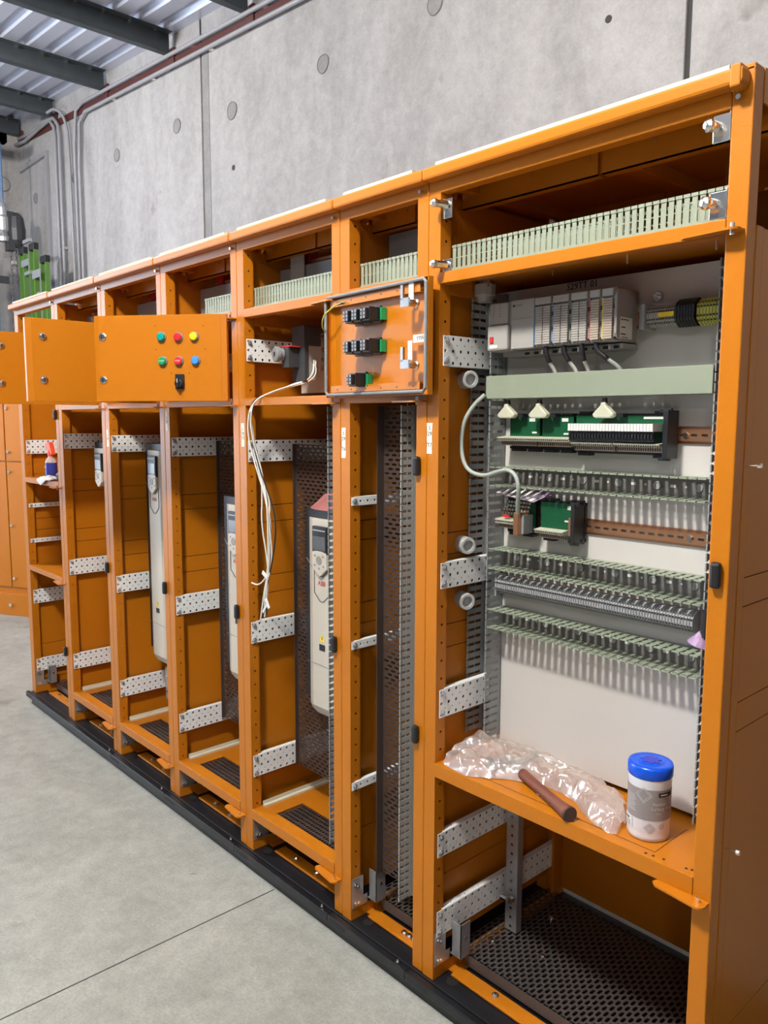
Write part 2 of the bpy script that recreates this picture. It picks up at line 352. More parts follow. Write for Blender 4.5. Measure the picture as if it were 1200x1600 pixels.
# red raking steel on the wall below the roof with conduits clipped to it
def beamz(x): return 3.905 + (-2.997-x)*0.0747
t = thing('raking_angle', 'long dark red steel angle sloping along the wall under the roof', 'beam', (WX, WY, beamz(WX)))
q = MB()
for x0, x1 in ((WX+.01, -0.2),):
    q.add([(x0, WY-.012, beamz(x0)-.02), (x1, WY-.012, beamz(x1)-.02), (x1, WY-.012, beamz(x1)+.04), (x0, WY-.012, beamz(x0)+.04),
           (x0, WY-.001, beamz(x0)-.02), (x1, WY-.001, beamz(x1)-.02), (x1, WY-.001, beamz(x1)+.04), (x0, WY-.001, beamz(x0)+.04)],
          [(0,1,2,3),(4,7,6,5),(0,4,5,1),(3,2,6,7),(0,3,7,4),(1,5,6,2)])
q.obj('flange', 'redsteel', t)
def conduit(label, pts, r=.016, clips=(), name='conduit', sm=0, m='conduit'):
    t = thing(name, label, 'pipe', pts[0]); MB().tube(pts, r, 10, smooth=sm).obj('pipe', m, t, smooth=True)
    for c in clips:
        q = MB(); q.box(c[0]-.022, c[0]+.022, WY-.035, WY-.002, c[2]-.012, c[2]+.012); q.obj('saddle_clip', 'zinc', t)
def rake(x, off): return (x, WY-.035, beamz(x)+off)
cx = -6.36
conduit('upper grey conduit sloping on the red angle and turning down in a bend', [rake(-.2, .05), rake(-3, .05), rake(-5, .05), rake(-6.2, .05), (-6.36, WY-.03, beamz(-6.3)+.02), (-6.42, WY-.03, 3.9), (-6.42, WY-.03, 3.4), (-6.42, WY-.03, FZ+.4)], .015, [rake(x, .05) for x in (-5.2, -4.3, -3.4, -2.5)])
conduit('lower grey conduit sloping under the red angle and turning down beside the others', [rake(-.2, -.035), rake(-3, -.035), rake(-5, -.035), rake(-6.15, -.035), (-6.29, WY-.03, beamz(-6.3)-.10), (-6.33, WY-.03, 3.7), (-6.33, WY-.03, 3.2), (-6.33, WY-.03, FZ+.4)], .015, [rake(x, -.035) for x in (-5.6, -4.9, -4.05, -2.7)])
conduit('grey conduit dropping from the purlin, leftmost of the bunch of three', [(-6.86, WY-.10, 4.27), (-6.72, WY-.08, 4.28), (-6.58, WY-.05, 4.18), (-6.53, WY-.03, 3.95), (-6.53, WY-.03, FZ+.4)], .013, sm=2)
for k, (x, lab) in enumerate([(-6.86, 'left vertical grey conduit of the pair near the ladder'), (-6.76, 'right vertical grey conduit of the pair near the ladder')]):
    conduit(lab, [(x-1.08, WY-.035, beamz(x-1.0)-.01+.045*k), (x-.8, WY-.035, beamz(x-.8)-.02+.045*k), (x-.35, WY-.035, beamz(x-.35)+.03+.035*k), (x-.12, WY-.035, beamz(x-.1)+.05), (x-.02, WY-.035, beamz(x)-.03), (x, WY-.035, beamz(x)-.14), (x, WY-.035, 3.3), (x, WY-.035, FZ+.4)], .017, [(x, WY, 3.05)], sm=0)
t = thing('cable_trunking', 'thin pale grey trunking running down the wall behind the ladder', 'trunking', (-7.15, WY, 3.9))
q = MB(); q.box(-7.17, -7.13, WY-.03, WY-.001, FZ+.4, 3.98); q.obj('vertical_run', 'conduit', t)
q = MB(); q.box(-7.9, -7.13, WY-.03, WY-.001, 3.98, 4.02); q.obj('horizontal_run', 'conduit', t)

# ------------------------------------------------------------------ cabinets
S = [-3.345, -2.81, -2.29, -1.767, -1.258, -0.7456, -0.4168, 0.331]
H = 2.0; D = 0.58; PW = 0.038; PD = 0.036
GR = 'orange switchboard cabinets standing in one row on the black plinth'
LAB = ['open orange cabinet at the far left end, with a spray bottle on its shelf',
       'open orange cabinet holding the smallest pale drive, next to the far end one',
       'open orange cabinet with the tall pale drive and its side panel lit yellow',
       'open orange cabinet whose small door carries coloured push buttons',
       'open orange cabinet with white wires hanging out of its small compartment',
       'narrow open orange cabinet partly covered by a small open door with black contact blocks',
       'widest and nearest open orange cabinet with controllers, tub and hammer inside']
TOPX = {}
cabs = []
def screw(mb, p, d=(1, 0, 0), r=.006, h=.005):
    p = Vector(p); d = Vector(d); mb.cyl(p, p+d*(h*.5), r*1.35, 12); mb.cyl(p, p+d*h, r*.8, 6)
def bolt(mb, p, d, L=.02, r=.004):
    p = Vector(p); d = Vector(d).normalized(); mb.cyl(p, p+d*L, r*.6, 8); mb.cyl(p+d*L, p+d*(L+.006), r*1.4, 6)

def strip70(par, x, y0, y1, z0, z1):
    Hh = z1-z0; nv = 5 if Hh > .04 else 1; a = .0128; nu = int((y1-y0)/a); q = MB()
    fn = (lambda i, j: (.0043, .0043) if (i % 2 == 0 and j % 2 == 0) else ((.0022, .0022) if (i % 2 == 1 and j % 2 == 1) else None)) if nv == 5 else (lambda i, j: (.0036, .0036) if i % 2 == 0 else (.0018, .0018))
    q.holes((x, y0, z0), (0, 1, 0), (0, 0, 1), y1-y0, Hh, nu, nv, fn)
    if nv == 5: q.holes((x, y0+.02, z1), (0, 1, 0), (-1, 0, 0), y1-y0-.02, .016, (nu-2)//2, 1, lambda i, j: (.0022, .0022) if i % 2 else None)
    else: q.add([(x, y0+.012, z1), (x, y1, z1), (x-.012, y1, z1), (x-.012, y0+.012, z1)], [(0, 1, 2, 3)])
    q.add([(x, y0+.02, z0), (x, y1, z0), (x-.016, y1, z0), (x-.016, y0+.02, z0)], [(0, 1, 2, 3)])
    o = q.obj('perforated_strip', 'white', par, solid=.0016)
    MB().box(x-.017, x-.011, y0+.02, y1, z0+.001, z1-.001).obj('strip_hole_shade', 'dgrey', o)  # dark backing put in so the strip holes look shaded
    sc = MB()
    for zz in ((z0+.012, z1-.012) if nv == 5 else ((z0+z1)/2,)): screw(sc, (x+.001, y0+.011, zz), (1, 0, 0), .0055, .006)
    pieces(sc, 'strip_screw', 'galv', o)
    return o

def lug(par, x, z):
    q = MB(); n = 8; poly = [(x-.085, 0), (x+.015, 0)]
    pts = [(x-.085, .004)] + [(x-.09, -.012), (x-.08, -.022)] + [(x+.004+.014*math.cos(a), -.014+.014*math.sin(a)-.004) for a in [(-PI/2)+k*PI/6 for k in range(5)]] + [(x+.018, .004)]
    vs = [(a, b, z) for a, b in pts] + [(a, b, z+.004) for a, b in pts]; m_ = len(pts)
    q.add(vs, [tuple(range(m_))[::-1], tuple(range(m_, 2*m_))] + [(i, (i+1) % m_, m_+(i+1) % m_, m_+i) for i in range(m_)])
    o = q.obj('hinge_lug', 'orange', par)
    s_ = MB(); s_.cyl((x+.002, -.014, z-.006), (x+.002, -.014, z+.014), .004, 8); s_.obj('hinge_pin', 'zinc', o)

def clip(par, x, z):
    q = MB(); q.box(x-.0095, x+.0095, -.016, -.0005, z-.024, z+.024)
    part_label(q.obj('door_clip', 'blackpl', par, bevel=.006), 'small black rounded clip')

def zbracket(par, x):
    q = MB(); q.box(x+.0005, x+.0025, .004, .045, .035, .125); q.box(x+.0005, x+.0025, .045, .082, .035, .062)
    q.box(x+.0005, x+.0025, .062, .075, .035, .062); q.box(x+.010, x+.040, .062, .064, .05, .142); q.box(x+.038, x+.040, .062, .098, .05, .142); q.box(x+.0005, x+.040, .062, .098, .048, .05)
    o = q.obj('corner_bracket', 'galv', par)
    s_ = MB()
    for p in ((.015, .105), (.024, .098), (.015, .05), (.026, .046)): screw(s_, (x+.003, p[0], p[1]), (1, 0, 0), .0045, .005)
    s_.cyl((x+.04, .082, .10), (x+.0404, .082, .10), .005, 10)
    pieces(s_, 'bracket_bolt', 'zinc', o)

def tape(par, x, z0, z1, s):
    q = MB(); n = 6; L = [(x-.009+random.uniform(-.0012, .0012), z0+(z1-z0)*i/n) for i in range(n+1)]; R_ = [(x+.008+random.uniform(-.0012, .0012), z0+(z1-z0)*i/n) for i in range(n+1)]
    q.prism(L + R_[::-1], -.0007, -.0002); o = part_label(q.obj('tape_label', 'tape', par), 'strip of cream tape with handwritten marks')
    text('handwriting', s, .0145, front_text(x-.0005, -.0009, (z0+z1)/2+.004), 'ink', o, spacing=.95)

PANZ = [0.06, 0.25, 0.865, 0.925, 1.105, 1.16, 1.97]
def _x(): pass
def make_cab(k):
    x0, x1 = S[k], S[k+1]; g = .0012
    t = thing('switchboard_cabinet', LAB[k], 'cabinet', (x0, 0, 0), GR); cabs.append(t)
    first, last = k == 0, k == 6
    # posts: front-left with a perforated flank, front-right, rear ones
    q = MB(); q.box(x0+g, x0+PW, 0, .0022, 0, 1.992); q.box(x0+g, x0+.004, .0022, PD, 0, 1.97)
    nz = 43; q.holes((x0+PW, .0022, 0), (0, 1, 0), (0, 0, 1), PD-.0022, 1.97, 1, nz, lambda i, j: (.0032, .0032))
    q.box(x0+.012, x0+PW, PD-.001, PD+.001, 0, 1.97)
    q.obj('front_post', 'orange', t)
    q = MB(); q.box(x1-PW, x1-g, 0, PD, 0, 1.992 if not last else 2.026); q.obj('front_post', 'orange', t, bevel=.0025)
    for xa in (x0+g, x1-PW):
        q = MB(); q.box(xa, xa+PW-g, D-PD, D, 0, 1.992); q.obj('rear_post', 'orange', t, bevel=.002)
    q = MB(); q.box(x0+PW+.004, x0+PW+.012, D-.075, D-.045, .02, 1.95); q.obj('rear_channel', 'orange', t)
    # left side panel with knock-out joints (kept clear of the plinth)
    q = MB()
    for a, b in zip(PANZ[:-1], PANZ[1:] if not first else PANZ[1:-1]+[1.62]): q.box(x0+.0042, x0+.0065, PD+.006, D-.05, a+.0012, b-.0012)
    q.obj('side_panel', 'orange', t)
    gl_ = MB()
    for zz in (PANZ[1:-1] if not first else PANZ[1:-2]): gl_.box(x0+g, x0+.004, PD+.008, D-.052, zz-.003, zz+.003)
    pieces(gl_, 'groove', 'ink', t)
    if last:
        q = MB(); cuts = [0.0, .25, .865, .922, 1.103, 1.157, 1.772]
        q.box(x1-.004, x1, PD+.0004, D, .0, .25-.001); q.box(x1-.004, x1, PD+.0004, .062, .252, 1.772)
        for a, b in zip(cuts[1:-1], cuts[2:]):
            q.box(x1-.0035, x1-.0003, .0635, D-.05, a+.0012, b-.0012)
        gl_ = MB()
        for zz in cuts[1:-1]: gl_.box(x1-.006, x1-.0036, .064, D-.05, zz-.004, zz+.004)
        gl_.box(x1-.006, x1-.0041, .060, .068, .252, 1.154); gl_.obj('groove', 'ink', t)
        q.box(x1-.004, x1, D-.049, D, .252, 1.99); q.box(x1-.004, x1, PD, D-.05, 1.97, 2.026)
        q.obj('side_panel', 'orange', t)
        q = MB()
        for yy, zz in ((.042, 1.361), (.042, .646), (.058, 1.835)): bolt(q, (x1, yy, zz), (1, 0, .05), .022, .0035)
        part_label(pieces(q, 'panel_bolt', 'zinc', t), 'zinc bolt sticking out of the end panel')
    if first:
        q = MB(); q.box(x0-.012, x0+.001, .0, D, .0, 1.62); q.box(x0-.012, x0+.001, .0, PD, 1.62, 1.99); q.obj('end_panel', 'orange', t, bevel=.001)
    # back panel, roof panel and roof bars
    if k in (1, 2, 3, 4, 5, 6) :
        zt_ = 1.99 if k in (6,) else 1.75
        q = MB(); q.box(x0+PW, x1-PW, D-.012, D-.008, .02, zt_); q.obj('back_panel', 'orange', t)
    else:
        q = MB(); q.box(x0+PW, x1-PW, D-.012, D-.008, .13, 1.5); q.obj('back_panel', 'orange', t)
    if not first:
        q = MB(); ym = .30; xr = x1-.06
        q.box(x0+.003, x1-.003, .03, D, 1.994, 1.998)
        o = q.obj('roof_panel', 'orange', t)
        q = MB(); q.box(x0+.06, x1-.06, .0695, .0715, 1.9925, 1.9945); q.box(x0+.06, x1-.06, D-.08, D-.078, 1.9925, 1.9945)
        q.box(x0+.06, x0+.062, .07, D-.08, 1.9925, 1.9945); q.box(x1-.062, x1-.06, .07, D-.08, 1.9925, 1.9945); q.obj('groove', 'ink', o)
    yb = .105
    q = MB(); mid = (x0+x1)/2+.02
    q.box(x0+.01, mid-.009, yb, yb+.004, 1.945, 1.994); q.box(x0+.01, mid-.009, yb, yb+.025, 1.945, 1.948)
    q.box(mid+.002, x1-.01, yb, yb+.004, 1.945, 1.994); q.box(mid+.002, x1-.01, yb, yb+.025, 1.945, 1.948)
    q.box(mid-.02, mid+.02, yb+.006, yb+.012, 1.95, 1.994)
    if not first: q.obj('roof_bar', 'orange', t)
    q = MB(); q.box(x0+.01, x1-.01, D-.10, D-.096, 1.95, 1.994); q.box(mid-.012, mid+.022, .13, D-.1, 1.97, 1.994); q.box(mid+.03, mid+.042, .13, D-.1, 1.965, 1.994)
    q.box(x0+.04, x0+.065, .03, D-.1, 1.972, 1.994); q.box(x1-.065, x1-.04, .03, D-.1, 1.972, 1.994)
    if not first: q.obj('roof_bar', 'orange', t)
    q = MB()
    for i in range(5):
        xx = x0+.08+(x1-x0-.16)*i/4; q.cyl((xx, .09, 1.972), (xx, .09, 1.994), .0018, 6); q.cyl((xx-.02, D-.14, 1.965), (xx-.02, D-.14, 1.994), .0018, 6)
    if not first: pieces(q, 'roof_stud', 'zinc', t)
    # top rail: lipped front, recessed frame and pale foam seal
    xa = x0+.004+(.004 if first else 0)-(.02 if first else 0); xb = x1+.004 if not last else x1-.008
    q = MB(); q.box(xa+.0005, xb-.0005, -.03, .002, 1.988, 2.016); q.obj('top_rail', 'orange', t, bevel=.006)
    q = MB(); q.box(x0+.001, x1-.001 if not last else x1-PW, -.001, .028, 1.962, 1.99); q.obj('top_rail', 'orange', t, bevel=.002)
    q = MB(); q.box(x0+.04, x1-.035, -.022, .0, 2.0165, 2.024); part_label(q.obj('foam_seal', 'palegasket', t), 'pale foam strip on the top edge')
    q = MB(); q.box(x0+.001, x1-.001, -.0, .03, 2.0165, 2.019); q.obj('top_rail', 'orange', t)
    q = MB(); q.cyl((x1-.024, -.001, 1.975), (x1-.024, -.009, 1.975), .0045, 8); q.obj('rail_bolt', 'zinc', t)
    if last:
        q = MB(); q.box(x1-.03, x1-.012, -.031, -.0, 1.984, 2.02); q.obj('top_rail', 'orange', t, bevel=.003)
    # crossbars, lugs, shelves
    def bar(z0, z1, y1=.03): MB().box(x0+PW, x1-PW, -.001, y1, z0, z1).obj('crossbar', 'orange', t, bevel=.0015)
    if k >= 3: bar(1.757, 1.783); lug(t, x1-.022, 1.757)
    if 1 <= k <= 5:
        bar(1.485, 1.509); lug(t, x1-.022, 1.484)
        q = MB(); q.box(x0+PW, x1-PW, .03, .4, 1.50, 1.503); q.obj('compartment_floor', 'orange', t)
    if k >= 3:
        q = MB(); q.box(x0+PW+.001, x1-PW, .03, .5, 1.775, 1.778); q.box(x0+PW+.001, x0+PW+.004, .036, .4, 1.735, 1.775); q.obj('compartment_roof', 'orange', t)
        q = MB(); 
        for i in range(4): xx = x0+.10+(x1-x0-.2)*i/3; q.cyl((xx, .10, 1.755), (xx, .10, 1.775), .002, 6)
        pieces(q, 'roof_stud', 'zinc', t)
    # perforated strips
    xs_ = x0+PW+.0035
    if 1 <= k <= 4:
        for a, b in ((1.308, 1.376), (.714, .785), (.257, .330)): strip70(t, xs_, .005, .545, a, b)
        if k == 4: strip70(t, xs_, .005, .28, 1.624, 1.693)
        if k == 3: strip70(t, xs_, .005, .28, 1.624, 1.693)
    if k == 5:
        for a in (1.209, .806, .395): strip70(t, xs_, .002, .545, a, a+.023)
    if k == 6:
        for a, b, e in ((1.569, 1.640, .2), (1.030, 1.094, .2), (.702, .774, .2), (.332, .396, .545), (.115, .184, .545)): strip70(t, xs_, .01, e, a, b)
    if k == 0:
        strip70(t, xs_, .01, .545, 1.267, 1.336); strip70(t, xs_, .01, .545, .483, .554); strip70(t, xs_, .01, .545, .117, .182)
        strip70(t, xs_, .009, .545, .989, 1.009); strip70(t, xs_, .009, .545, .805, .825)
    # bottoms
    zbracket(t, x0+PW)
    q = MB(); q.box(x0+PW-.001, x0+PW+.0005, .003, .12, .0, .034); q.box(x0+PW, x0+PW+.004, .1, D-.05, .0, .03); q.box(x0+PW, x0+PW+.03, .06, .12, .0, .003); q.obj('bottom_frame', 'orange', t)
    q = MB(); fx = .06 if k in (5, 6) else .10; q.box(x0+fx, x1-PW-.003, .045, .088, .001, .008)
    for i in range(3): xx = x0+.2+(x1-x0-.3)*i/2; 
    o = q.obj('bottom_frame', 'orange', t, bevel=.002)
    q = MB()
    for i in range(3): xx = x0+.19+(x1-x0-.29)*i/2; screw(q, (xx, .068, .008), (0, 0, 1), .007, .008)
    pieces(q, 'frame_bolt', 'zinc', o)
    if 1 <= k <= 4:
        zt2 = .145; q = MB(); gx0, gx1, gy0, gy1 = x0+.115, x1-.07, .045, .15
        q.box(x0+PW, x1-PW, -.001, gy0, zt2-.003, zt2); q.box(x0+PW, x1-PW, gy1, D-.05, zt2-.003, zt2); q.box(x0+PW, gx0, gy0, gy1, zt2-.003, zt2); q.box(gx1, x1-PW, gy0, gy1, zt2-.003, zt2)
        q.box(x0+PW, x1-PW, -.001, .001, zt2-.034, zt2-.003)
        o = q.obj('gland_tray', 'orange', t, bevel=.0008)
        g_ = MB(); W_ = gx1-gx0; nu = int(W_/.0125); g_.holes((gx0, gy0, zt2-.004), (1, 0, 0), (0, 1, 0), W_, gy1-gy0, nu, 6, lambda i, j: (.0045, .0062))
        part_label(g_.obj('vent_grille', 'perfdark', o, solid=.001), 'dark slotted grille set into the tray')
        a_ = MB(); a_.box(x0+PW+.003, x0+PW+.018, .04, .52, zt2+.0, zt2+.006); a_.box(x0+PW+.003, x0+PW+.005, .04, .52, zt2+.006, zt2+.017); part_label(a_.obj('ledge_angle', 'palegasket', o), 'cream ledge strip')
        lug(t, x1-.022, zt2-.040)
    if k in (5, 6, 0):
        zf = .030; q = MB(); xa_, xb_ = x0+.012, x1-PW; ya, yb2 = .102, D-.05
        nu = int((xb_-xa_)/.0125)
        def fn(i, j): return (.0043, .0098)
        # staggered columns: shift odd columns by half a slot
        a = (xb_-xa_)/nu; nv = int((yb2-ya)/.0255); b = (yb2-ya)/nv
        for i in range(nu):
            s_ = (i % 2)*b/2
            q.holes((xa_+a*i, ya+s_, zf), (1, 0, 0), (0, 1, 0), a, b*(nv-1), 1, nv-1, fn)
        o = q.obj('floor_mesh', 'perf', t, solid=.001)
        part_label(o, 'slotted metal floor sheet')
        MB().box(xa_+.05, xb_, ya-.004, ya-.002, zf-.02, zf+.010).obj('edge_strip', 'perf', o)
        q = MB()
        for p in ((.07, .2), (.2, .25), (.12, .4)): screw(q, (x0+p[0], p[1], zf+.001), (0, 0, 1), .006, .006)
        pieces(q, 'floor_screw', 'zinc', o)
    return t
for k in range(7): make_cab(k)
for k, z in ((6, 1.168),): clip(cabs[6], .31, z)
for x, z, k in ((-.444, 1.329, 5), (-.442, .646, 5), (-.771, .81, 4), (-1.282, .811, 3), (-1.79, .81, 2), (-2.312, .815, 1), (-2.835, .332, 0), (-2.835, 1.464, 0)): clip(cabs[k], x, z)
tape(cabs[6], -.407, 1.36, 1.434, 'S\n29\n\nT7'); tape(cabs[5], -.733, 1.338, 1.42, 'S\n29\n\nT6'); tape(cabs[4], -1.237, 1.356, 1.43, 'S\n29\nT5'); tape(cabs[3], -1.748, 1.40, 1.47, 'S\n29'); tape(cabs[2], -2.272, 1.33, 1.40, 'S\n29')

# shelves of the end cabinets
c7 = cabs[6]
q = MB(); x0, x1 = S[6], S[7]
q.box(x0+PW, x1-PW, -.001, .50, .584, .587); q.box(x0+PW, x1-PW, -.001, .001, .552, .584); o = q.obj('shelf', 'orange', c7, bevel=.0008)
q = MB(); q.box(x0+.11, x1-.13, .028, .0292, .5872, .5876); q.box(x1-.131, x1-.13, .029, .16, .5872, .5876)
for px_, py_ in ((.19, .012), (.205, .014), (.225, .018), (.27, .02), (.28, .023), (.0, .01), (.02, .01)): q.cyl((px_, py_, .5872), (px_, py_, .5876), .003, 8)
pieces(q, 'groove', 'ink', o)
lug(c7, x1-.022, .548)
c1 = cabs[0]
for z in (1.148, .690):
    q = MB(); q.box(S[0]+PW, S[1]-PW, -.001, .45, z-.003, z); q.box(S[0]+PW, S[1]-PW, -.001, .001, z-.026, z-.003); q.obj('shelf', 'orange', c1, bevel=.0008); lug(c1, S[1]-.022, z-.028)
# white mounting plates
def plate(k, x0, x1, y, z0, z1, m='plate'):
    return MB().box(x0, x1, y, y+.003, z0, z1).obj('mounting_plate', m, cabs[k], bevel=.001)
pl7 = plate(6, -.40, .285, .206, .600, 1.757)
text('handwriting', 'S29TT 01', .021, front_text(-.128, .2055, 1.7465), 'ink', pl7, depth=.0004)
q = MB(); q.cyl((.062, .206, 1.700), (.062, .188, 1.700), .005, 8); q.cyl((.062, .204, 1.700), (.062, .199, 1.700), .010, 6); q.cyl((.06, .206, .61), (.06, .2, .61), .004, 8)
pieces(q, 'plate_nut', 'zinc', pl7)
plate(4, -1.195, -.83, .20, 1.528, 1.715)
# busbar compartment at the top of each cabinet: white sheets behind, red supports
for k in (5, 4, 3, 2, 1):
    x0, x1 = S[k], S[k+1]
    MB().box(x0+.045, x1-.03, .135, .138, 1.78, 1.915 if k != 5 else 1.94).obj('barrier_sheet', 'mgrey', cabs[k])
    if k in (1, 2, 3, 4):
        q = MB(); q.box(x0+.045, x1-.02, .155, .175, 1.952, 1.960); q.box(x0+.045, x1-.02, .155, .175, 1.925, 1.933); o = q.obj('busbar', 'copper', cabs[k])
        for xx in (x0+.14, x0+.30): MB().box(xx, xx+.040, .148, .185, 1.918, 1.968).obj('busbar_support', 'busred', o, bevel=.002)
MB().box(S[4]+.11, S[4]+.18, .128, .131, 1.78, 1.965).obj('barrier_sheet', 'lgrey', cabs[4])
MB().box(S[3]+.30, S[3]+.40, .128, .131, 1.78, 1.975).obj('barrier_sheet', 'lgrey', cabs[3])
q = MB()
for i in range(3): q.cyl((S[1]+.16+.05*i, .14, 1.78), (S[1]+.16+.05*i, .14, 1.87+.01*i), .008, 8)
q.obj('bus_stud', 'lgrey', cabs[1])
q = MB(); q.box(-1.64, -1.60, .12, .15, 1.79, 1.845); q.box(-1.58, -1.55, .12, .15, 1.79, 1.85); q.obj('fuse_base', 'termcream', cabs[3])

# perforated drive mounting sheets
def perfplate(k, x0, x1, y, z0, z1, flange=.012):
    q = MB(); W_ = x1-x0; nv = int((z1-z0)/.0125); b = (z1-z0)/nv; nu = max(2, int(W_/.026)); a = W_/nu
    for j in range(nv):
        s_ = (j % 2)*a/2
        q.holes((x0+s_*.999, y, z0+b*j), (1, 0, 0), (0, 0, 1), a*(nu-1), b, nu-1, 1, lambda i, jj: (.0098, .0033))
        if s_ > 0: q.add([(x0, y, z0+b*j), (x0+s_, y, z0+b*j), (x0+s_, y, z0+b*(j+1)), (x0, y, z0+b*(j+1))], [(0, 1, 2, 3)])
    q.box(x0-.001, x0+.001, y-flange, y+.002, z0, z1)
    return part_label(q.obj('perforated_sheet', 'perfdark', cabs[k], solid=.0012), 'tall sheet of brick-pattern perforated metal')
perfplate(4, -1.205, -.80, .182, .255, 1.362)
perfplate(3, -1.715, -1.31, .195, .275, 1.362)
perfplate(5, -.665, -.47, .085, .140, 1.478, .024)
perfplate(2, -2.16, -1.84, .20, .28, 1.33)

# ------------------------------------------------------------------ doors of the small compartments
def dmat(h, ang):
    th = math.radians(ang); return Matrix(((math.cos(th), -math.sin(th), 0, h[0]), (math.sin(th), math.cos(th), 0, h[1]), (0, 0, 1, 0), (0, 0, 0, 1)))
def latch(par, T, u, z, inner):
    q = MB()
    if not inner:
        q.lathe((u, .0205, z), (0, 1, 0), [(0, .0125), (.002, .0125), (.003, .009), (.006, .0085), (.0065, .003)], 20, T)
        q.obj('lock', 'zinc', par, smooth=False); k_ = MB(); k_.box(u-.002, u+.002, .0265, .0275, z-.006, z+.006, T); k_.obj('key_slot', 'ink', par)
    else:
        q.lathe((u, -.002, z), (0, -1, 0), [(0, .011), (.004, .011), (.006, .0085), (.026, .0085), (.027, .006)], 16, T)
        q.box(u-.026, u+.004, -.030, -.026, z-.008, z+.012, T); q.box(u-.026, u-.017, -.030, -.024, z+.008, z+.042, T)
        q.obj('lock', 'zinc', par)
def door(k, h, ang, W, inner=False, z0=1.500, z1=1.771):
    T = dmat(h, ang); q = MB()
    q.box(.018, W-.018, .0185, .0205, z0, z1, T); E_ = [(0, .0150), (.018, .0185), (.018, .0205), (0, .0165)]
    for m_ in (0, 1): q.add([((W-u if m_ else u), d_, z) for z in (z0, z1) for u, d_ in E_], [(0,1,2,3), (7,6,5,4), (0,4,5,1), (1,5,6,2), (2,6,7,3), (3,7,4,0)], T)
    for a in ((0, .002, 0, .0160), (W-.002, W, 0, .0160)): q.box(a[0], a[1], a[2], a[3], z0, z1, T)
    q.box(.002, W-.002, 0, .0185, z0, z0+.002, T); q.box(.002, W-.002, 0, .0185, z1-.002, z1, T)
    d = q.obj('small_door', 'orange', cabs[k], bevel=.0008)
    if not inner:
        pass
    return d, T
dA, TA = door(3, (-1.28, -.02), -141, .445); part_label(dA, 'small orange door with seven coloured push buttons and switch')
for u, z in ((.414, 1.705), (.416, 1.568)): latch(dA, TA, u, z, False)
for u, z, c, s in ((.214, 1.702, 'teal', ''), (.158, 1.701, 'red', ''), (.105, 1.702, 'yellow', ''), (.212, 1.626, 'green', 'START'), (.158, 1.626, 'red', 'STOP'), (.102, 1.627, 'blue', '')):
    q = MB(); q.lathe((u, .0207, z), (0, 1, 0), [(0, .0155), (.003, .0155), (.0045, .0145)], 24, TA); b_ = q.obj('button_bezel', 'mgrey' if c != 'yellow' else 'mgrey', dA)
    q = MB(); q.lathe((u, .0235, z), (0, 1, 0), [(0, .0125), (.008, .0125), (.010, .0105), (.0105, .006)], 24, TA); part_label(q.obj('push_button', c, dA, smooth=False), {'teal': 'teal', 'red': 'red', 'yellow': 'yellow', 'green': 'green', 'blue': 'blue'}[c] + ' round push button')
    if s: text('button_text', s, .0068, TA @ frame((u, .0343, z), (-1, 0, 0), (0, 1, 0)), 'paper', dA)
q = MB(); q.box(.141, .171, .0206, .026, 1.538, 1.585, TA); q.lathe((.156, .026, 1.555), (0, 1, 0), [(0, .0135), (.012, .013), (.013, .011)], 20, TA); q.box(.152, .160, .038, .046, 1.543, 1.570, TA)
sw = q.obj('selector_switch', 'blackpl', dA, bevel=.001); q = MB(); q.box(.155, .157, .046, .0465, 1.557, 1.570, TA); q.obj('pointer_mark', 'paper', dA)
q = MB()
for u, z in ((.235, 1.737), (.075, 1.735), (.235, 1.663), (.07, 1.663), (.185, 1.588), (.125, 1.588)): q.cyl((u, .0205, z), (u, .0208, z), .0018, 8, T=TA)
pieces(q, 'pilot_hole', 'ink', dA)
dB, TB = door(2, (-1.79, -.02), -92, .45); part_label(dB, 'small plain orange door swung straight out with two locks')
for u, z in ((.396, 1.712), (.398, 1.571)): latch(dB, TB, u, z, False)
dC, TC = door(1, (-2.31, -.02), -88, .43); part_label(dC, 'small plain orange door cut by the left picture edge')
for u, z in ((.378, 1.716), (.381, 1.576)): latch(dC, TC, u, z, False)
dD, TD = door(4, (-.786, -.018), -3.5, .412, inner=True); part_label(dD, 'small orange door folded back showing contact blocks and grey seal')
q = MB(); zz0, zz1, W = 1.500, 1.771, .412
pts = [(.012, zz0+.008), (W-.012, zz0+.008), (W-.004, zz0+.016), (W-.004, zz1-.014), (W-.012, zz1-.006), (.012, zz1-.006), (.004, zz1-.014), (.004, zz0+.016), (.012, zz0+.008)]
q.tube([(a, -.003, b) for a, b in pts], .0042, 8, T=TD); q.obj('door_seal', 'rubber', dD)
q = MB(); q.box(.018, W-.03, .002, .004, zz0+.014, zz0+.030, TD); q.box(.018, W-.03, .002, .014, zz0+.030, zz0+.032, TD)
q.box(.018, W-.03, .002, .004, zz1-.030, zz1-.014, TD); q.box(.018, W-.03, .002, .014, zz1-.032, zz1-.030, TD); pieces(q, 'stiffener', 'orange', dD)
q = MB()
for i in range(6): q.cyl((.05+.062*i, .0018, zz0+.021), (.05+.062*i, .0022, zz0+.021), .0022, 8, T=TD); q.cyl((.05+.062*i, .0018, zz1-.021), (.05+.062*i, .0022, zz1-.021), .0022, 8, T=TD)
pieces(q, 'stiffener_hole', 'ink', dD)
for u, z in ((.374, 1.711), (.375, 1.569)): latch(dD, TD, u, z, True)
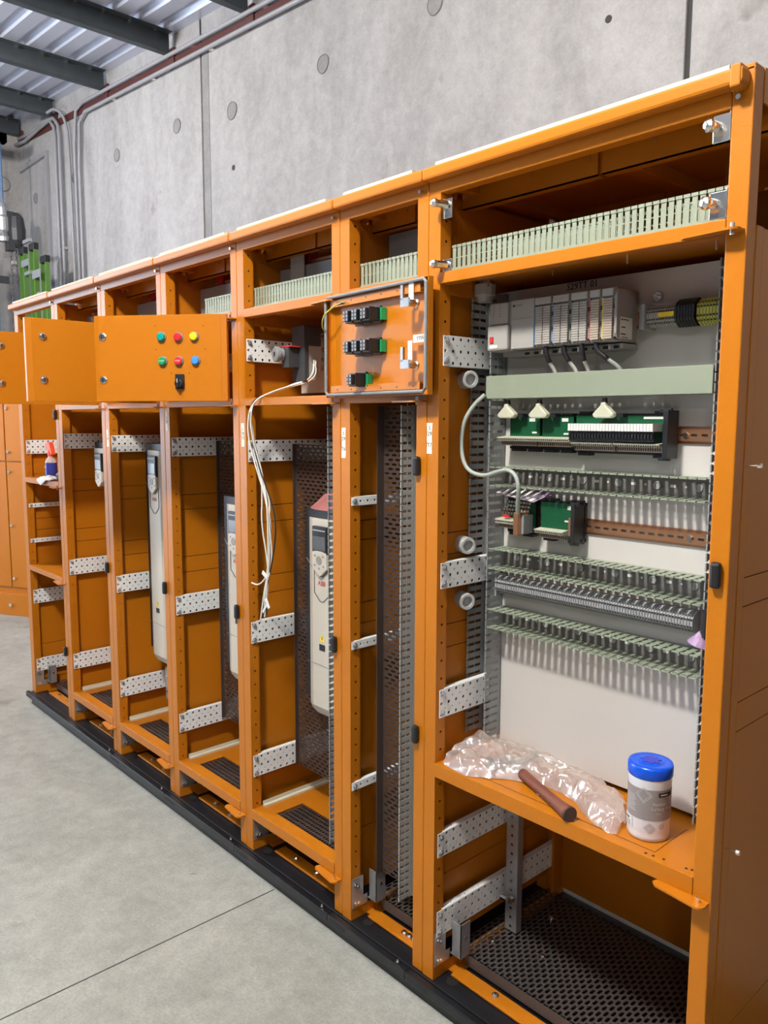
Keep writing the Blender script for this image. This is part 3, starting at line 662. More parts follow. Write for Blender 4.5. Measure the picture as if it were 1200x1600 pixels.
def block(u, z, w_=.030, hgt=.034):
    q = MB(); q.box(u-w_/2, u+w_/2, -.030, .017, z-hgt/2, z+hgt/2, TD); q.box(u-w_/2+.004, u+w_/2-.004, -.040, -.030, z-hgt/2+.004, z+hgt/2-.004, TD)
    q.box(u-w_/2-.002, u+w_/2+.002, .002, .010, z-hgt/2-.004, z+hgt/2+.004, TD)
    o = q.obj('contact_block', 'blackpl', dD, bevel=.0015); q = MB()
    for i in (-1, 1):
        for j in (-1, 0, 1): q.box(u+i*.006-.003, u+i*.006+.003, -.0408, -.040, z+j*.009-.0028, z+j*.009+.0028, TD)
    q.obj('terminal_screws', 'mgrey', dD)['kind'] = 'stuff'
    return o
for z in (1.702, 1.625):
    for i in range(3): block(.144+.036*i, z)
block(.158, 1.543)
q = MB()
for u, z in ((.241, 1.703), (.241, 1.625), (.184, 1.543)): q.box(u-.006, u, .0, .016, z-.015, z+.015, TD)
pieces(q, 'contact_latch', 'green', dD)
q = MB(); q.box(.345, .362, -.0015, .0, 1.722, 1.765, TD); q.box(.343, .358, -.0015, .0, 1.583, 1.628, TD); q.box(.362, .41, -.0013, -.0003, 1.622, 1.640, TD); part_label(pieces(q, 'paper_label', 'paper', dD), 'white paper tag taped inside the door')
text('handwriting', 'TT05', .012, TD @ frame((.387, -.0016, 1.631), (1, 0, .1), (0, -1, 0)), 'ink', dD)
q = MB(); q.tube([TD @ Vector(p) for p in ((.082, -.004, 1.748), (.06, -.02, 1.735), (.03, -.03, 1.715), (.01, -.02, 1.69), (-.005, .0, 1.68))], .0022, 6, smooth=2); q.obj('earth_wire', 'yg', dD)
q = MB(); q.cyl(TD @ Vector((.085, .01, 1.750)), TD @ Vector((.072, -.012, 1.742)), .004, 8); q.obj('earth_stud', 'zinc', dD)

# ------------------------------------------------------------------ plinth
t = thing('plinth', 'long low black steel plinth under the whole row of cabinets', 'plinth', (-3.36, 0, FZ))
seams = [-3.372, -2.29, -1.80, -1.29, -.78, -.452, 1.0]
for a, b in zip(seams[:-1], seams[1:]):
    q = MB(); q.box(a+.001, b-.001, -.031, -.0125, -.003, 0); q.box(a+.001, b-.001, -.031, -.0285, -.025, -.003); q.box(a+.001, b-.001, -.0285, -.013, -.0275, -.025)
    o = q.obj('front_channel', 'black', t, bevel=.0015)
    q = MB(); q.cyl((b-.035, -.021, 0), (b-.035, -.021, .012), .003, 8); q.cyl((b-.035, -.021, .002), (b-.035, -.021, .006), .0055, 6); pieces(q, 'channel_bolt', 'zinc', o)
    q = MB(); q.box(a+.01, a+.08, -.0316, -.0308, -.020, -.008); q.obj('lifting_slot', 'ink', o)
    q = MB(); q.cyl((a+.035, -.021, .0), (a+.035, -.021, .0003), .0035, 8); q.obj('channel_hole', 'ink', o)
q = MB(); q.box(-3.355, 1.0, -.008, -.004, -.05, 0.0); q.box(-3.355, 1.0, -.004, D, -.012, -.001); q.obj('deck', 'black', t, bevel=.001)
q = MB(); q.box(-3.34, 1.0, -.012, -.009, FZ, -.02); q.box(-3.34, -3.335, -.009, D, FZ, -.012); q.box(-3.34, 1.0, D-.01, D, FZ, -.012); q.obj('web', 'black', t)
q = MB()
for s_ in S[:-1]: q.cyl((s_+.075, .035, -.001), (s_+.075, .035, -.0004), .016, 16)
pieces(q, 'deck_hole', 'ink', t)

# ------------------------------------------------------------------ slotted cable ducts
def comb(O, U, V, N, L, Hh, pitch=.0195, finger=.0128, root=.011, neck=True):
    """slotted wall: along U length L, rising along V height Hh, thickness along N"""
    O = Vector(O); U = Vector(U); V = Vector(V); N = Vector(N); th = .0016; q = MB()
    T = Matrix(((U.x, V.x, N.x, O.x), (U.y, V.y, N.y, O.y), (U.z, V.z, N.z, O.z), (0, 0, 0, 1)))
    q.box(0, L, 0, root, 0, th, T); n = int(L/pitch); p = L/n; g = p-finger
    for i in range(n):
        u = p*i+g/2
        q.box(u, u+finger, root, Hh-.004, 0, th, T); q.box(u-g*.28, u+finger+g*.28, Hh-.006, Hh, -.0012, th, T)
        if neck: q.box(u+finger, u+finger+g, Hh*.52, Hh*.52+.0022, .0002, th-.0002, T)
    return q
DG = 'open slotted grey ducts'
def duct_h(label, x0, x1, y0, z0, z1, depth=.06, m='duct', cover=False, k=None, pitch=.0195, back=True):
    """open duct running along x, base at the back (y0+depth)"""
    t = thing('cable_duct', label, 'cable duct', (x0, y0+depth, z0), 'slotted plastic cable ducts')
    comb((x0, y0+depth, z0), (1,0,0), (0,-1,0), (0,0,1), x1-x0, depth, pitch).obj('slotted_wall', m, t)
    comb((x0, y0+depth, z1), (1,0,0), (0,-1,0), (0,0,-1), x1-x0, depth, pitch).obj('slotted_wall', m, t)
    b = MB().box(x0, x1, y0+depth-.001, y0+depth, z0+.002, z1-.002).obj('base', 'ductin', t)
    if cover: MB().box(x0-.004, x1+.002, y0-.0025, y0, z0-.001, z1+.001).obj('cover', m, t, bevel=.001)
    else:
        q = MB(); h_ = MB(); n = 6; zc = (z0+z1)/2
        for i in range(n):
            xx = x0+.045+(x1-x0-.09)*i/(n-1)
            q.lathe((xx, y0+depth-.0012, zc), (0, -1, 0), [(0, .0085), (.0025, .0085), (.0025, .0062), (.0008, .006)], 16)
            h_.box(xx+.030, xx+.042, y0+depth-.0016, y0+depth-.0011, zc-.003, zc+.003); h_.cyl((xx+.065, y0+depth-.0011, zc), (xx+.065, y0+depth-.0016, zc), .0026, 8)
        pieces(q, 'fixing_rivet', 'fog', b); pieces(h_, 'fixing_hole', 'paper', b)
    return t
def duct_v(label, xl, xr, y0, z0, z1, depth=.06, m='ductgrey', right=True, pt=.0195, fg=.0125):
    t = thing('cable_duct', label, 'cable duct', (xl, y0+depth, z0), 'slotted plastic cable ducts')
    comb((xl, y0+depth, z0), (0,0,1), (0,-1,0), (1,0,0), z1-z0, depth, pt, fg).obj('slotted_wall', m, t)
    if right: comb((xr, y0+depth, z0), (0,0,1), (0,-1,0), (-1,0,0), z1-z0, depth, pt, fg).obj('slotted_wall', m, t)
    MB().box(xl, xr, y0+depth-.001, y0+depth, z0, z1).obj('base', 'ductin', t)
    return t
def duct_top(label, x0, x1, y0, z0, z1, depth=.055):
    """duct lying on the crossbar, slotted walls standing up, opening upwards"""
    t = thing('cable_duct', label, 'cable duct', (x0, y0, z0), 'slotted plastic cable ducts')
    comb((x0, y0, z0), (1,0,0), (0,0,1), (0,1,0), x1-x0, z1-z0, .0148, .0102, .012).obj('slotted_wall', 'duct', t)
    comb((x0, y0+depth, z0), (1,0,0), (0,0,1), (0,-1,0), x1-x0, z1-z0, .0148, .0102, .012).obj('slotted_wall', 'duct', t)
    MB().box(x0, x1, y0+.001, y0+depth-.001, z0, z0+.0015).obj('base', 'duct', t)
duct_top('green-grey slotted duct on the top crossbar of the widest cabinet', -.375, .285, .036, 1.785, 1.848)
duct_top('green-grey slotted duct above the small open door with contact blocks', -.705, -.46, .036, 1.785, 1.852)
duct_top('green-grey slotted duct above the black isolator compartment', -1.216, -.79, .036, 1.785, 1.850)
duct_top('short green-grey slotted duct seen above the push-button door', -1.52, -1.30, .036, 1.785, 1.850)
duct_v('vertical grey slotted duct on the left edge of the white plate', -.402, -.340, .14, .62, 1.75, .064)
duct_v('vertical slotted duct on the right edge of the white plate', .222, .282, .14, .612, 1.75, .064)
duct_v('slotted duct standing beside the largest visible pale drive', -.868, -.80, .05, .15, 1.48)
duct_v('full height slotted duct in the narrow cabinet', -.540, -.464, .03, .125, 1.48, .05, m='ductlight')
duct_v('slotted duct beside the second pale drive, mostly hidden by a post', -1.365, -1.30, .05, .15, 1.48)
duct_h('closed duct with plain green-grey cover below the controller rack', -.345, .218, .138, 1.494, 1.547, .065, cover=True)
duct_h('open slotted duct between the two rows of green circuit boards', -.338, .216, .14, 1.280, 1.326, .064)
duct_h('open slotted duct just above the long grey terminal row', -.338, .216, .14, 1.072, 1.122, .064)
duct_h('lowest open slotted duct above the bare white plate', -.338, .216, .14, .920, .967, .064)

# ------------------------------------------------------------------ DIN rails and terminals
def dinrail(label, x0, x1, zc, m='rail', slots=True):
    t = thing('din_rail', label, 'rail', (x0, .2, zc)); q = MB()
    n = max(3, int((x1-x0)/.022)); q.holes((x0, .1975, zc-.011), (1,0,0), (0,0,1), x1-x0, .022, n, 1, lambda i, j: (.0072, .0028))
    q.box(x0, x1, .1975, .2045, zc-.0125, zc-.011); q.box(x0, x1, .1975, .2045, zc+.011, zc+.0125); q.box(x0, x1, .204, .2055, zc-.0175, zc-.0125); q.box(x0, x1, .204, .2055, zc+.0125, zc+.0175)
    q.obj('rail_profile', m, t, solid=.0008)
    s_ = MB()
    for xx in (x0+(x1-x0)*.22, x0+(x1-x0)*.8): s_.cyl((xx, .199, zc), (xx, .194, zc), .0055, 10)
    pieces(s_, 'rail_screw', 'zinc', t)
dinrail('orange reflecting slotted rail right of the upper circuit boards', .10, .283, 1.411)
dinrail('long orange reflecting slotted rail right of the lower circuit boards', -.34, .283, 1.197)
dinrail('slotted rail behind the long grey terminal row', -.335, .283, 1.03)
dinrail('slotted rail behind the small grey, black and yellow terminals', -.34, .283, 1.655)

def copies(proto, xs, dx):
    for i, x in enumerate(xs):
        c = proto.copy(); C.objects.link(c); c.parent = proto.parent; c.matrix_parent_inverse = proto.matrix_parent_inverse
        c.location = proto.location + Vector((x, 0, 0))
        for g in proto.children:
            d = g.copy(); C.objects.link(d); d.parent = c
def children_fix(): pass

def terminal(par, x, w_, y0, z0, z1, m, dark='ink', n=2):
    q = MB(); yb_ = .198; zc = (z0+z1)/2; hh = (z1-z0)/2
    q.prism([(yb_, z0+.003), (yb_, z1-.003), (y0+.02, z1), (y0+.008, zc+hh*.75), (y0, zc+hh*.45), (y0, zc-hh*.45), (y0+.008, zc-hh*.75), (y0+.02, z0)], x+.0004, x+w_*.86,
            Matrix(((0,1,0,0),(1,0,0,0),(0,0,1,0),(0,0,0,1))))
    o = q.obj('terminal_block', m, par)
    q = MB()
    for s_ in (1, -1):
        q.cyl((x+w_*.43, y0-.0004, zc+s_*hh*.33), (x+w_*.43, y0+.001, zc+s_*hh*.33), w_*.36, 8)
        q.add([(x+w_*.15, y0+.0035, zc+s_*hh*.60), (x+w_*.70, y0+.0035, zc+s_*hh*.60), (x+w_*.70, y0+.0068, zc+s_*hh*.72), (x+w_*.15, y0+.0068, zc+s_*hh*.72)], [(0,1,2,3)])
    q.obj('screw_hole', dark, o)
    return o
t = thing('terminal_row', 'long row of many narrow grey double terminal blocks', 'terminal strip', (-.325, .2, 1.03))
n = 78; w_ = (.196+.322)/n; o = terminal(t, -.322, w_, .152, 1.006, 1.052, 'termgrey'); copies(o, [w_*i for i in range(1, n)], w_)
q = MB(); q.box(-.328, -.3225, .158, .2, 1.0, 1.056); q.obj('end_stop', 'mgrey', t)
t = thing('terminal_row', 'short row of light grey, black and yellow-green terminals at the upper right', 'terminal strip', (.05, .2, 1.655))
o = terminal(t, .062, .0052, .158, 1.632, 1.678, 'lgrey'); copies(o, [.0052*i for i in range(1, 12)], 0)
o = terminal(t, .127, .006, .150, 1.628, 1.684, 'blackpl'); copies(o, [.006*i for i in range(1, 7)], 0)
o = terminal(t, .171, .0065, .155, 1.628, 1.682, 'yg'); copies(o, [.0065*i for i in range(1, 7)], 0)
q = MB(); q.box(.090, .124, .1535, .158, 1.651, 1.660); q.obj('cross_jumper', 'yellow', t)
q = MB(); q.box(.052, .0615, .150, .2, 1.628, 1.682); q.box(.040, .052, .165, .2, 1.632, 1.676); q.obj('end_stop', 'termgrey', t, bevel=.003)

# ------------------------------------------------------------------ controller rack
t = thing('controller_rack', 'grey modular programmable controller with slotted input modules at top of plate', 'controller', (-.32, .2, 1.6))
def bx(name, m, x0, x1, y0, y1, z0, z1, par=None, bv=.002): return MB().box(x0, x1, y0, y1, z0, z1).obj(name, m, par or t, bevel=bv)
h = bx('adapter_module', 'lgrey', -.318, -.254, .115, .2, 1.603, 1.716)
bx('module_cover', 'lgrey', -.316, -.256, .098, .115, 1.604, 1.662, h, .004); bx('module_cover', 'lgrey', -.316, -.262, .106, .115, 1.664, 1.714, h, .003)
bx('switch', 'redprint', -.306, -.296, .095, .098, 1.622, 1.636, h, .0005); bx('paper_label', 'paper', -.308, -.284, .0972, .098, 1.609, 1.617, h, 0)
q = MB()
for i in range(2):
    for j in range(5): q.box(-.305+i*.018, -.301+i*.018, .105, .1062, 1.682+j*.006, 1.684+j*.006)
pieces(q, 'indicator', 'mgrey', h)
p_ = bx('power_module', 'lgrey', -.253, -.188, .108, .2, 1.605, 1.716); bx('groove', 'mgrey', -.252, -.189, .1075, .1082, 1.6725, 1.6735, p_, 0)
q = MB(); q.cyl((-.245, .1075, 1.703), (-.245, .1082, 1.703), .0032, 12); q.obj('logo_dot', 'dgrey', p_); q = MB(); q.box(-.239, -.222, .1075, .1081, 1.7015, 1.7045); q.obj('logo_text', 'mgrey', p_)
mx = [-.186, -.137, -.090, -.043, -.013, .019]
lines_c = ['blue', 'blue', 'pcb', 'redprint', 'yellow']
for i in range(5):
    a, b = mx[i]+.001, mx[i+1]-.001
    o = bx('io_module', 'modgrey', a, b, .112, .2, 1.606, 1.716)
    bx('module_cover', 'lgrey', a+.002, b-.002, .103, .112, 1.698, 1.714, o, .002)
    w1 = b-a; cols = 2 if w1 > .04 else 1
    for cidx in range(cols):
        ca = a+.004+(w1-.006)/cols*cidx; cb = a+.004+(w1-.006)/cols*(cidx+1)-.002
        q = MB(); zz = 1.611
        while zz < 1.694: q.box(ca, cb, .1045, .112, zz, zz+.0044); zz += .0052
        q.obj('terminal_cover', 'modpaper' if i < 3 else 'modpaperw', o)
    bx('colour_line', lines_c[i], a+.001, a+.0024, .107, .112, 1.61, 1.696, o, 0)
    q = MB(); q.box(b-.006, b, .108, .114, 1.610, 1.615); q.box(b-.003, b+.0005, .108, .114, 1.64, 1.648); q.box(b-.003, b+.0005, .108, .114, 1.672, 1.68); pieces(q, 'module_latch', 'dgrey', o)
# end side housing with its white rating label
q = MB(); q.prism([(.110, 1.612), (.104, 1.622), (.104, 1.70), (.112, 1.712), (.16, 1.716), (.172, 1.705), (.178, 1.69), (.178, 1.625), (.170, 1.608), (.14, 1.605)], .0195, .0255, Matrix(((0,1,0,0),(1,0,0,0),(0,0,1,0),(0,0,0,1))))
e = q.obj('end_housing', 'modgrey', t, bevel=.002)
q = MB(); q.box(.0256, .0260, .118, .165, 1.611, 1.655); lb = e; q.obj('rating_label', 'paper', e)
q = MB(); q.box(.0260, .0262, .123, .138, 1.633, 1.6355); q.box(.0260, .0262, .121, .140, 1.619, 1.6215); q.box(.0260, .0262, .125, .15, 1.6130, 1.6145); q.box(.0260, .0262, .122, .127, 1.648, 1.652); q.box(.0260, .0262, .13, .15, 1.649, 1.651); pieces(q, 'label_print', 'ink', lb)
q = MB(); q.box(-.30, .02, .14, .2, 1.592, 1.603); o = q.obj('backplane', 'modgrey', t)
q = MB()
for i in range(10): q.box(-.235+.026*i, -.222+.026*i, .139, .1402, 1.593, 1.599)
pieces(q, 'backplane_slot', 'ink', o)
# cables dropping from the modules into the closed duct
for i, (x, x2, m2) in enumerate([(-.160, -.148, 'wirew'), (-.112, -.092, 'wirew'), (-.066, -.062, 'wirew'), (-.030, .020, 'cable')]):
    c = thing('module_cable', ['sleeved cable below the first input module', 'sleeved cable below the second input module', 'sleeved cable below the third input module', 'thick grey cable curving right from the fourth module'][i], 'cable', (x, .13, 1.606), 'cables from the controller to the closed duct')
    pts = [(x, .118, 1.606), (x+.001, .118, 1.59), (x+(x2-x)*.5, .125, 1.57), (x2-(x2-x)*.1, .14, 1.553), (x2, .15, 1.53)]
    MB().tube(pts, .0042, 8, smooth=2).obj('cable_jacket', m2, c, smooth=True)
    MB().tube([pts[0], pts[1], Vector(pts[2])], .0056, 10, smooth=1).obj('heat_shrink', 'blackpl', c, smooth=True)
    q = MB(); q.tube([(x-.003, .116, 1.608), (x-.002, .117, 1.60)], .002, 6); q.tube([(x+.004, .116, 1.608), (x+.002, .117, 1.60)], .002, 6); pieces(q, 'wire_core', 'redprint', c)

# ------------------------------------------------------------------ interface modules
def combterm(par, x0, x1, y0, z0, z1, n):
    q = MB(); q.add([(x0, y0, z0+.004), (x1, y0, z0+.004), (x1, y0-.002, z1), (x0, y0-.002, z1), (x0, .19, z0+.004), (x1, .19, z0+.004), (x1, .19, z1+.004), (x0, .19, z1+.004)],
                    [(0,1,2,3),(4,7,6,5),(0,4,5,1),(3,2,6,7),(0,3,7,4),(1,5,6,2)])
    o = q.obj('terminal_strip', 'termcream', par)
    q = MB(); w1 = (x1-x0)/n
    for i in range(n): q.box(x0+w1*(i+.25), x0+w1*(i+.75), y0-.0028, y0-.0005, z1-.006, z1-.0025)
    q.obj('screw_hole', 'ink', o)
    q = MB(); q.box(x0+.004, x1, y0+.012, .19, z0-.008, z0+.004); lower = q.obj('terminal_strip', 'termbrown', par)
    q = MB()
    for i in range(n): q.box(x0+.004+w1*(i+.2), x0+.004+w1*(i+.7), y0+.0115, y0+.0122, z0-.0055, z0+.001)
    q.obj('wire_entry', 'ink', lower)
def carrier(par, x0, x1, z0, z1):
    q = MB(); q.box(x0, x1, .180, .196, z0, z0+.006); q.box(x0, x1, .180, .196, z1-.006, z1); q.box(x0, x1, .190, .197, z0, z1)
    for xx in (x0+.01, x1-.035): q.box(xx, xx+.03, .175, .196, z0-.006, z0); q.box(xx, xx+.03, .175, .196, z1, z1+.005)
    q.obj('carrier', 'blackpl', par)
t = thing('interface_module', 'upper left green circuit board module under the first cream plug', 'circuit module', (-.305, .19, 1.41)); carrier(t, -.306, -.212, 1.372, 1.452)
bx('circuit_board', 'pcb', -.303, -.214, .176, .180, 1.382, 1.450, t, 0); bx('paper_label', 'paper', -.245, -.228, .1755, .176, 1.438, 1.446, t, 0); bx('paper_label', 'paper', -.236, -.222, .1755, .176, 1.410, 1.414, t, 0)
combterm(t, -.322, -.212, .150, 1.388, 1.400, 20)
t = thing('interface_module', 'upper middle green circuit board module under the second cream plug', 'circuit module', (-.21, .19, 1.41)); carrier(t, -.209, -.118, 1.372, 1.452)
bx('circuit_board', 'pcb', -.207, -.120, .176, .180, 1.382, 1.450, t, 0); bx('paper_label', 'paper', -.152, -.134, .1755, .176, 1.438, 1.446, t, 0); bx('paper_label', 'paper', -.146, -.128, .1755, .176, 1.408, 1.412, t, 0)
combterm(t, -.212, -.114, .150, 1.388, 1.400, 18)
t = thing('relay_module', 'wide green circuit board with a white row of slim relays', 'relay module', (-.115, .19, 1.41)); carrier(t, -.115, .115, 1.368, 1.456)
bx('circuit_board', 'pcb', -.113, .112, .176, .180, 1.38, 1.452, t, 0); bx('paper_label', 'paper', .055, .10, .1755, .176, 1.444, 1.449, t, 0)
q = MB(); q.box(.113, .124, .150, .196, 1.362, 1.462); q.box(.100, .126, .158, .166, 1.458, 1.466); q.box(.10, .126, .158, .166, 1.358, 1.364); q.obj('carrier_end', 'blackpl', t, bevel=.001)
for i in range(28):
    a = -.108+.0074*i; q = MB(); q.box(a, a+.0066, .136, .176, 1.418, 1.434); rl = q.obj('slim_relay', 'paper', t)
q = MB()
for i in range(28): a = -.108+.0074*i; q.box(a, a+.0064, .142, .176, 1.396, 1.4175); q.box(a+.001, a+.0055, .138, .142, 1.403, 1.412)
q.obj('relay_socket', 'blackpl', t)
combterm(t, -.108, -.002, .148, 1.382, 1.392, 20); combterm(t, .001, .108, .148, 1.382, 1.392, 20)
t = thing('fuse_module', 'lower left module with rows of glass fuses and two red tags', 'circuit module', (-.305, .19, 1.2)); carrier(t, -.308, -.222, 1.165, 1.252)
bx('circuit_board', 'pcb', -.305, -.222, .176, .180, 1.172, 1.25, t, 0)
for r_ in range(4):
    q = MB()
    for i in range(9): q.cyl((-.300+.009*i, .164-.004*(3-r_), 1.212+.009*r_), (-.300+.009*i, .164-.004*(3-r_), 1.218+.009*r_), .0035, 8)
    pieces(q, 'fuse', 'zinc', t)
bx('red_tag', 'red', -.299, -.280, .150, .156, 1.204, 1.210, t, .0005); bx('red_tag', 'red', -.262, -.244, .150, .156, 1.204, 1.210, t, .0005)
combterm(t, -.322, -.244, .148, 1.184, 1.198, 15)
t = thing('interface_module', 'lower green circuit board module with black end cheek', 'circuit module', (-.205, .19, 1.2)); carrier(t, -.205, -.09, 1.162, 1.252)
bx('circuit_board', 'pcb', -.202, -.104, .174, .180, 1.17, 1.248, t, 0); bx('paper_label', 'paper', -.128, -.108, .1735, .174, 1.234, 1.243, t, 0); bx('paper_label', 'paper', -.135, -.118, .1735, .174, 1.205, 1.209, t, 0)
bx('mating_connector', 'rail', -.116, -.108, .160, .174, 1.176, 1.218, t, .001)
q = MB(); q.box(-.102, -.092, .148, .196, 1.158, 1.250); q.box(-.106, -.084, .152, .162, 1.246, 1.254); q.box(-.106, -.084, .152, .162, 1.156, 1.163); q.obj('carrier_end', 'blackpl', t, bevel=.001)
combterm(t, -.204, -.124, .150, 1.172, 1.184, 15)
# plugs
for x, lab in ((-.292, 'cream cable plug, left of three below the closed duct'), (-.198, 'cream cable plug, middle of three below the closed duct'), (-.025, 'cream cable plug above the white row of relays')):
    t = thing('cable_plug', lab, 'plug', (x, .15, 1.45), 'cream plugs on the circuit boards')
    q = MB(); q.prism([(x-.024, 1.449), (x-.026, 1.455), (x-.006, 1.474), (x-.006, 1.480), (x+.006, 1.480), (x+.006, 1.474), (x+.026, 1.456), (x+.026, 1.450), (x+.018, 1.446), (x-.018, 1.446)], .142, .160)
    q.obj('plug_hood', 'termcream', t, bevel=.004)
    q = MB(); q.cyl((x, .151, 1.479), (x, .151, 1.489), .0068, 12, r1=.0055); q.obj('strain_relief', 'blackpl', t, smooth=False)
    q = MB(); q.tube([(x, .151, 1.488), (x, .153, 1.5)], .0045, 10); q.obj('cable_jacket', 'lgrey', t, smooth=True)
    q = MB(); q.box(x+.022, x+.042, .156, .172, 1.448, 1.455); q.obj('plug_latch', 'blackpl', t)
# grey looped cable with its connector
t = thing('looped_cable', 'grey-green cable looping out over the left duct to an orange connector', 'cable', (-.37, .12, 1.49))
q = MB(); q.tube([(-.345, .128, 1.503), (-.368, .115, 1.48), (-.388, .10, 1.44), (-.392, .095, 1.39), (-.382, .09, 1.345), (-.36, .09, 1.315), (-.32, .10, 1.305), (-.285, .105, 1.318), (-.245, .10, 1.326), (-.222, .10, 1.312), (-.214, .10, 1.285), (-.222, .11, 1.26), (-.232, .12, 1.235), (-.237, .13, 1.215)], .0052, 10, smooth=3)
q.obj('cable_jacket', 'cable', t, smooth=True)
q = MB(); q.box(-.246, -.232, .122, .17, 1.168, 1.222); q.obj('connector_shell', 'rail', t, bevel=.002)
q = MB(); q.box(-.2315, -.224, .135, .172, 1.170, 1.215); q.obj('connector_body', 'mgrey', t, bevel=.001)
# violet card of labels behind the fuse module
t = thing('label_card', 'folded violet plastic card of blank labels above the fuse module', 'card', (-.30, .18, 1.262))
q = MB(); q.add([(-.318, .145, 1.262), (-.205, .145, 1.247), (-.19, .20, 1.266), (-.31, .20, 1.285)], [(0,1,2,3)]); q.obj('card_sheet', 'violet', t, solid=.0008)
q = MB()
for i in range(7):
    a = i/7.; b = a+.09; P0 = Vector((-.318, .1445, 1.2635)); P1 = Vector((-.205, .1445, 1.2485)); P2 = Vector((-.31, .185, 1.2815)); P3 = Vector((-.195, .185, 1.2625))
    q.add([P0.lerp(P1, a), P0.lerp(P1, b), P2.lerp(P3, b), P2.lerp(P3, a)], [(0,1,2,3)])
q.obj('label_tab', 'paper', t, solid=.0006)
t = thing('lens_shade', 'violet film cone with black sleeve hanging at the right duct', 'film', (.20, .12, 1.0))
q = MB(); q.lathe((.250, .10, 1.075), (0, 0, -1), [(0, .011), (.0, .012), (.052, .012), (.054, .010)], 16); q.obj('sleeve', 'blackpl', t)
q = MB(); q.lathe((.243, .10, 1.03), (-.25, 0, -1), [(0, .009), (.010, .014), (.024, .024)], 14); q.obj('film_cone', 'violet', t)
# clear ring plugs by the left duct
for z, lab in ((1.54, 'cloudy plastic ring beside the closed duct'), (1.128, 'cloudy plastic ring just above a white strip'), (.985, 'cloudy plastic ring just below a white strip')):
    t = thing('ring_plug', lab, 'ring', (-.40, .12, z), 'cloudy rings along the left duct')
    q = MB(); pr = [(0, .020), (.0, .0215), (.04, .0215), (.042, .0195), (.042, .014), (.03, .0135), (.0285, .0002)]
    q.lathe((-.408, .12, z), (.92, -.4, 0), pr, 28); q.obj('ring_body', 'fog', t, smooth=False)
t = thing('cable_gland', 'pale grey cable gland hanging under the compartment roof', 'gland', (-.365, .12, 1.75))
q = MB(); q.lathe((-.352, .13, 1.775), (0, 0, -1), [(0, .014), (.008, .014), (.009, .026), (.034, .026), (.038, .021), (.05, .017)], 12); q.obj('gland_nut', 'lgrey', t)

# ------------------------------------------------------------------ chrome latches at the top compartment of the wide cabinet
for x, z, sgn, lab in ((.294, 1.935, -1, 'upper'), (.294, 1.808, -1, 'lower'), (-.379, 1.925, 1, 'upper'), (-.379, 1.790, 1, 'lower')):
    q = MB()
    if sgn < 0:
        q.box(x-.006, x-.003, .004, .034, z-.018, z+.028); q.box(x-.034, x-.003, .004, .007, z-.022, z+.024)
        q.lathe((x-.026, .004, z+.004), (-.35, -1, 0), [(0, .009), (.014, .009), (.015, .012), (.022, .012), (.028, .006)], 12)
    else:
        q.box(x+.003, x+.006, .004, .034, z-.022, z+.022); q.box(x+.003, x+.03, .006, .009, z-.022, z+.022)
        q.lathe((x+.016, .006, z+.008), (-.3, -1, 0), [(0, .009), (.03, .009), (.031, .011), (.038, .010), (.044, .005)], 12)
    part_label(q.obj('latch_stop', 'zinc', c7, bevel=.002), lab + ' bright latch stop')

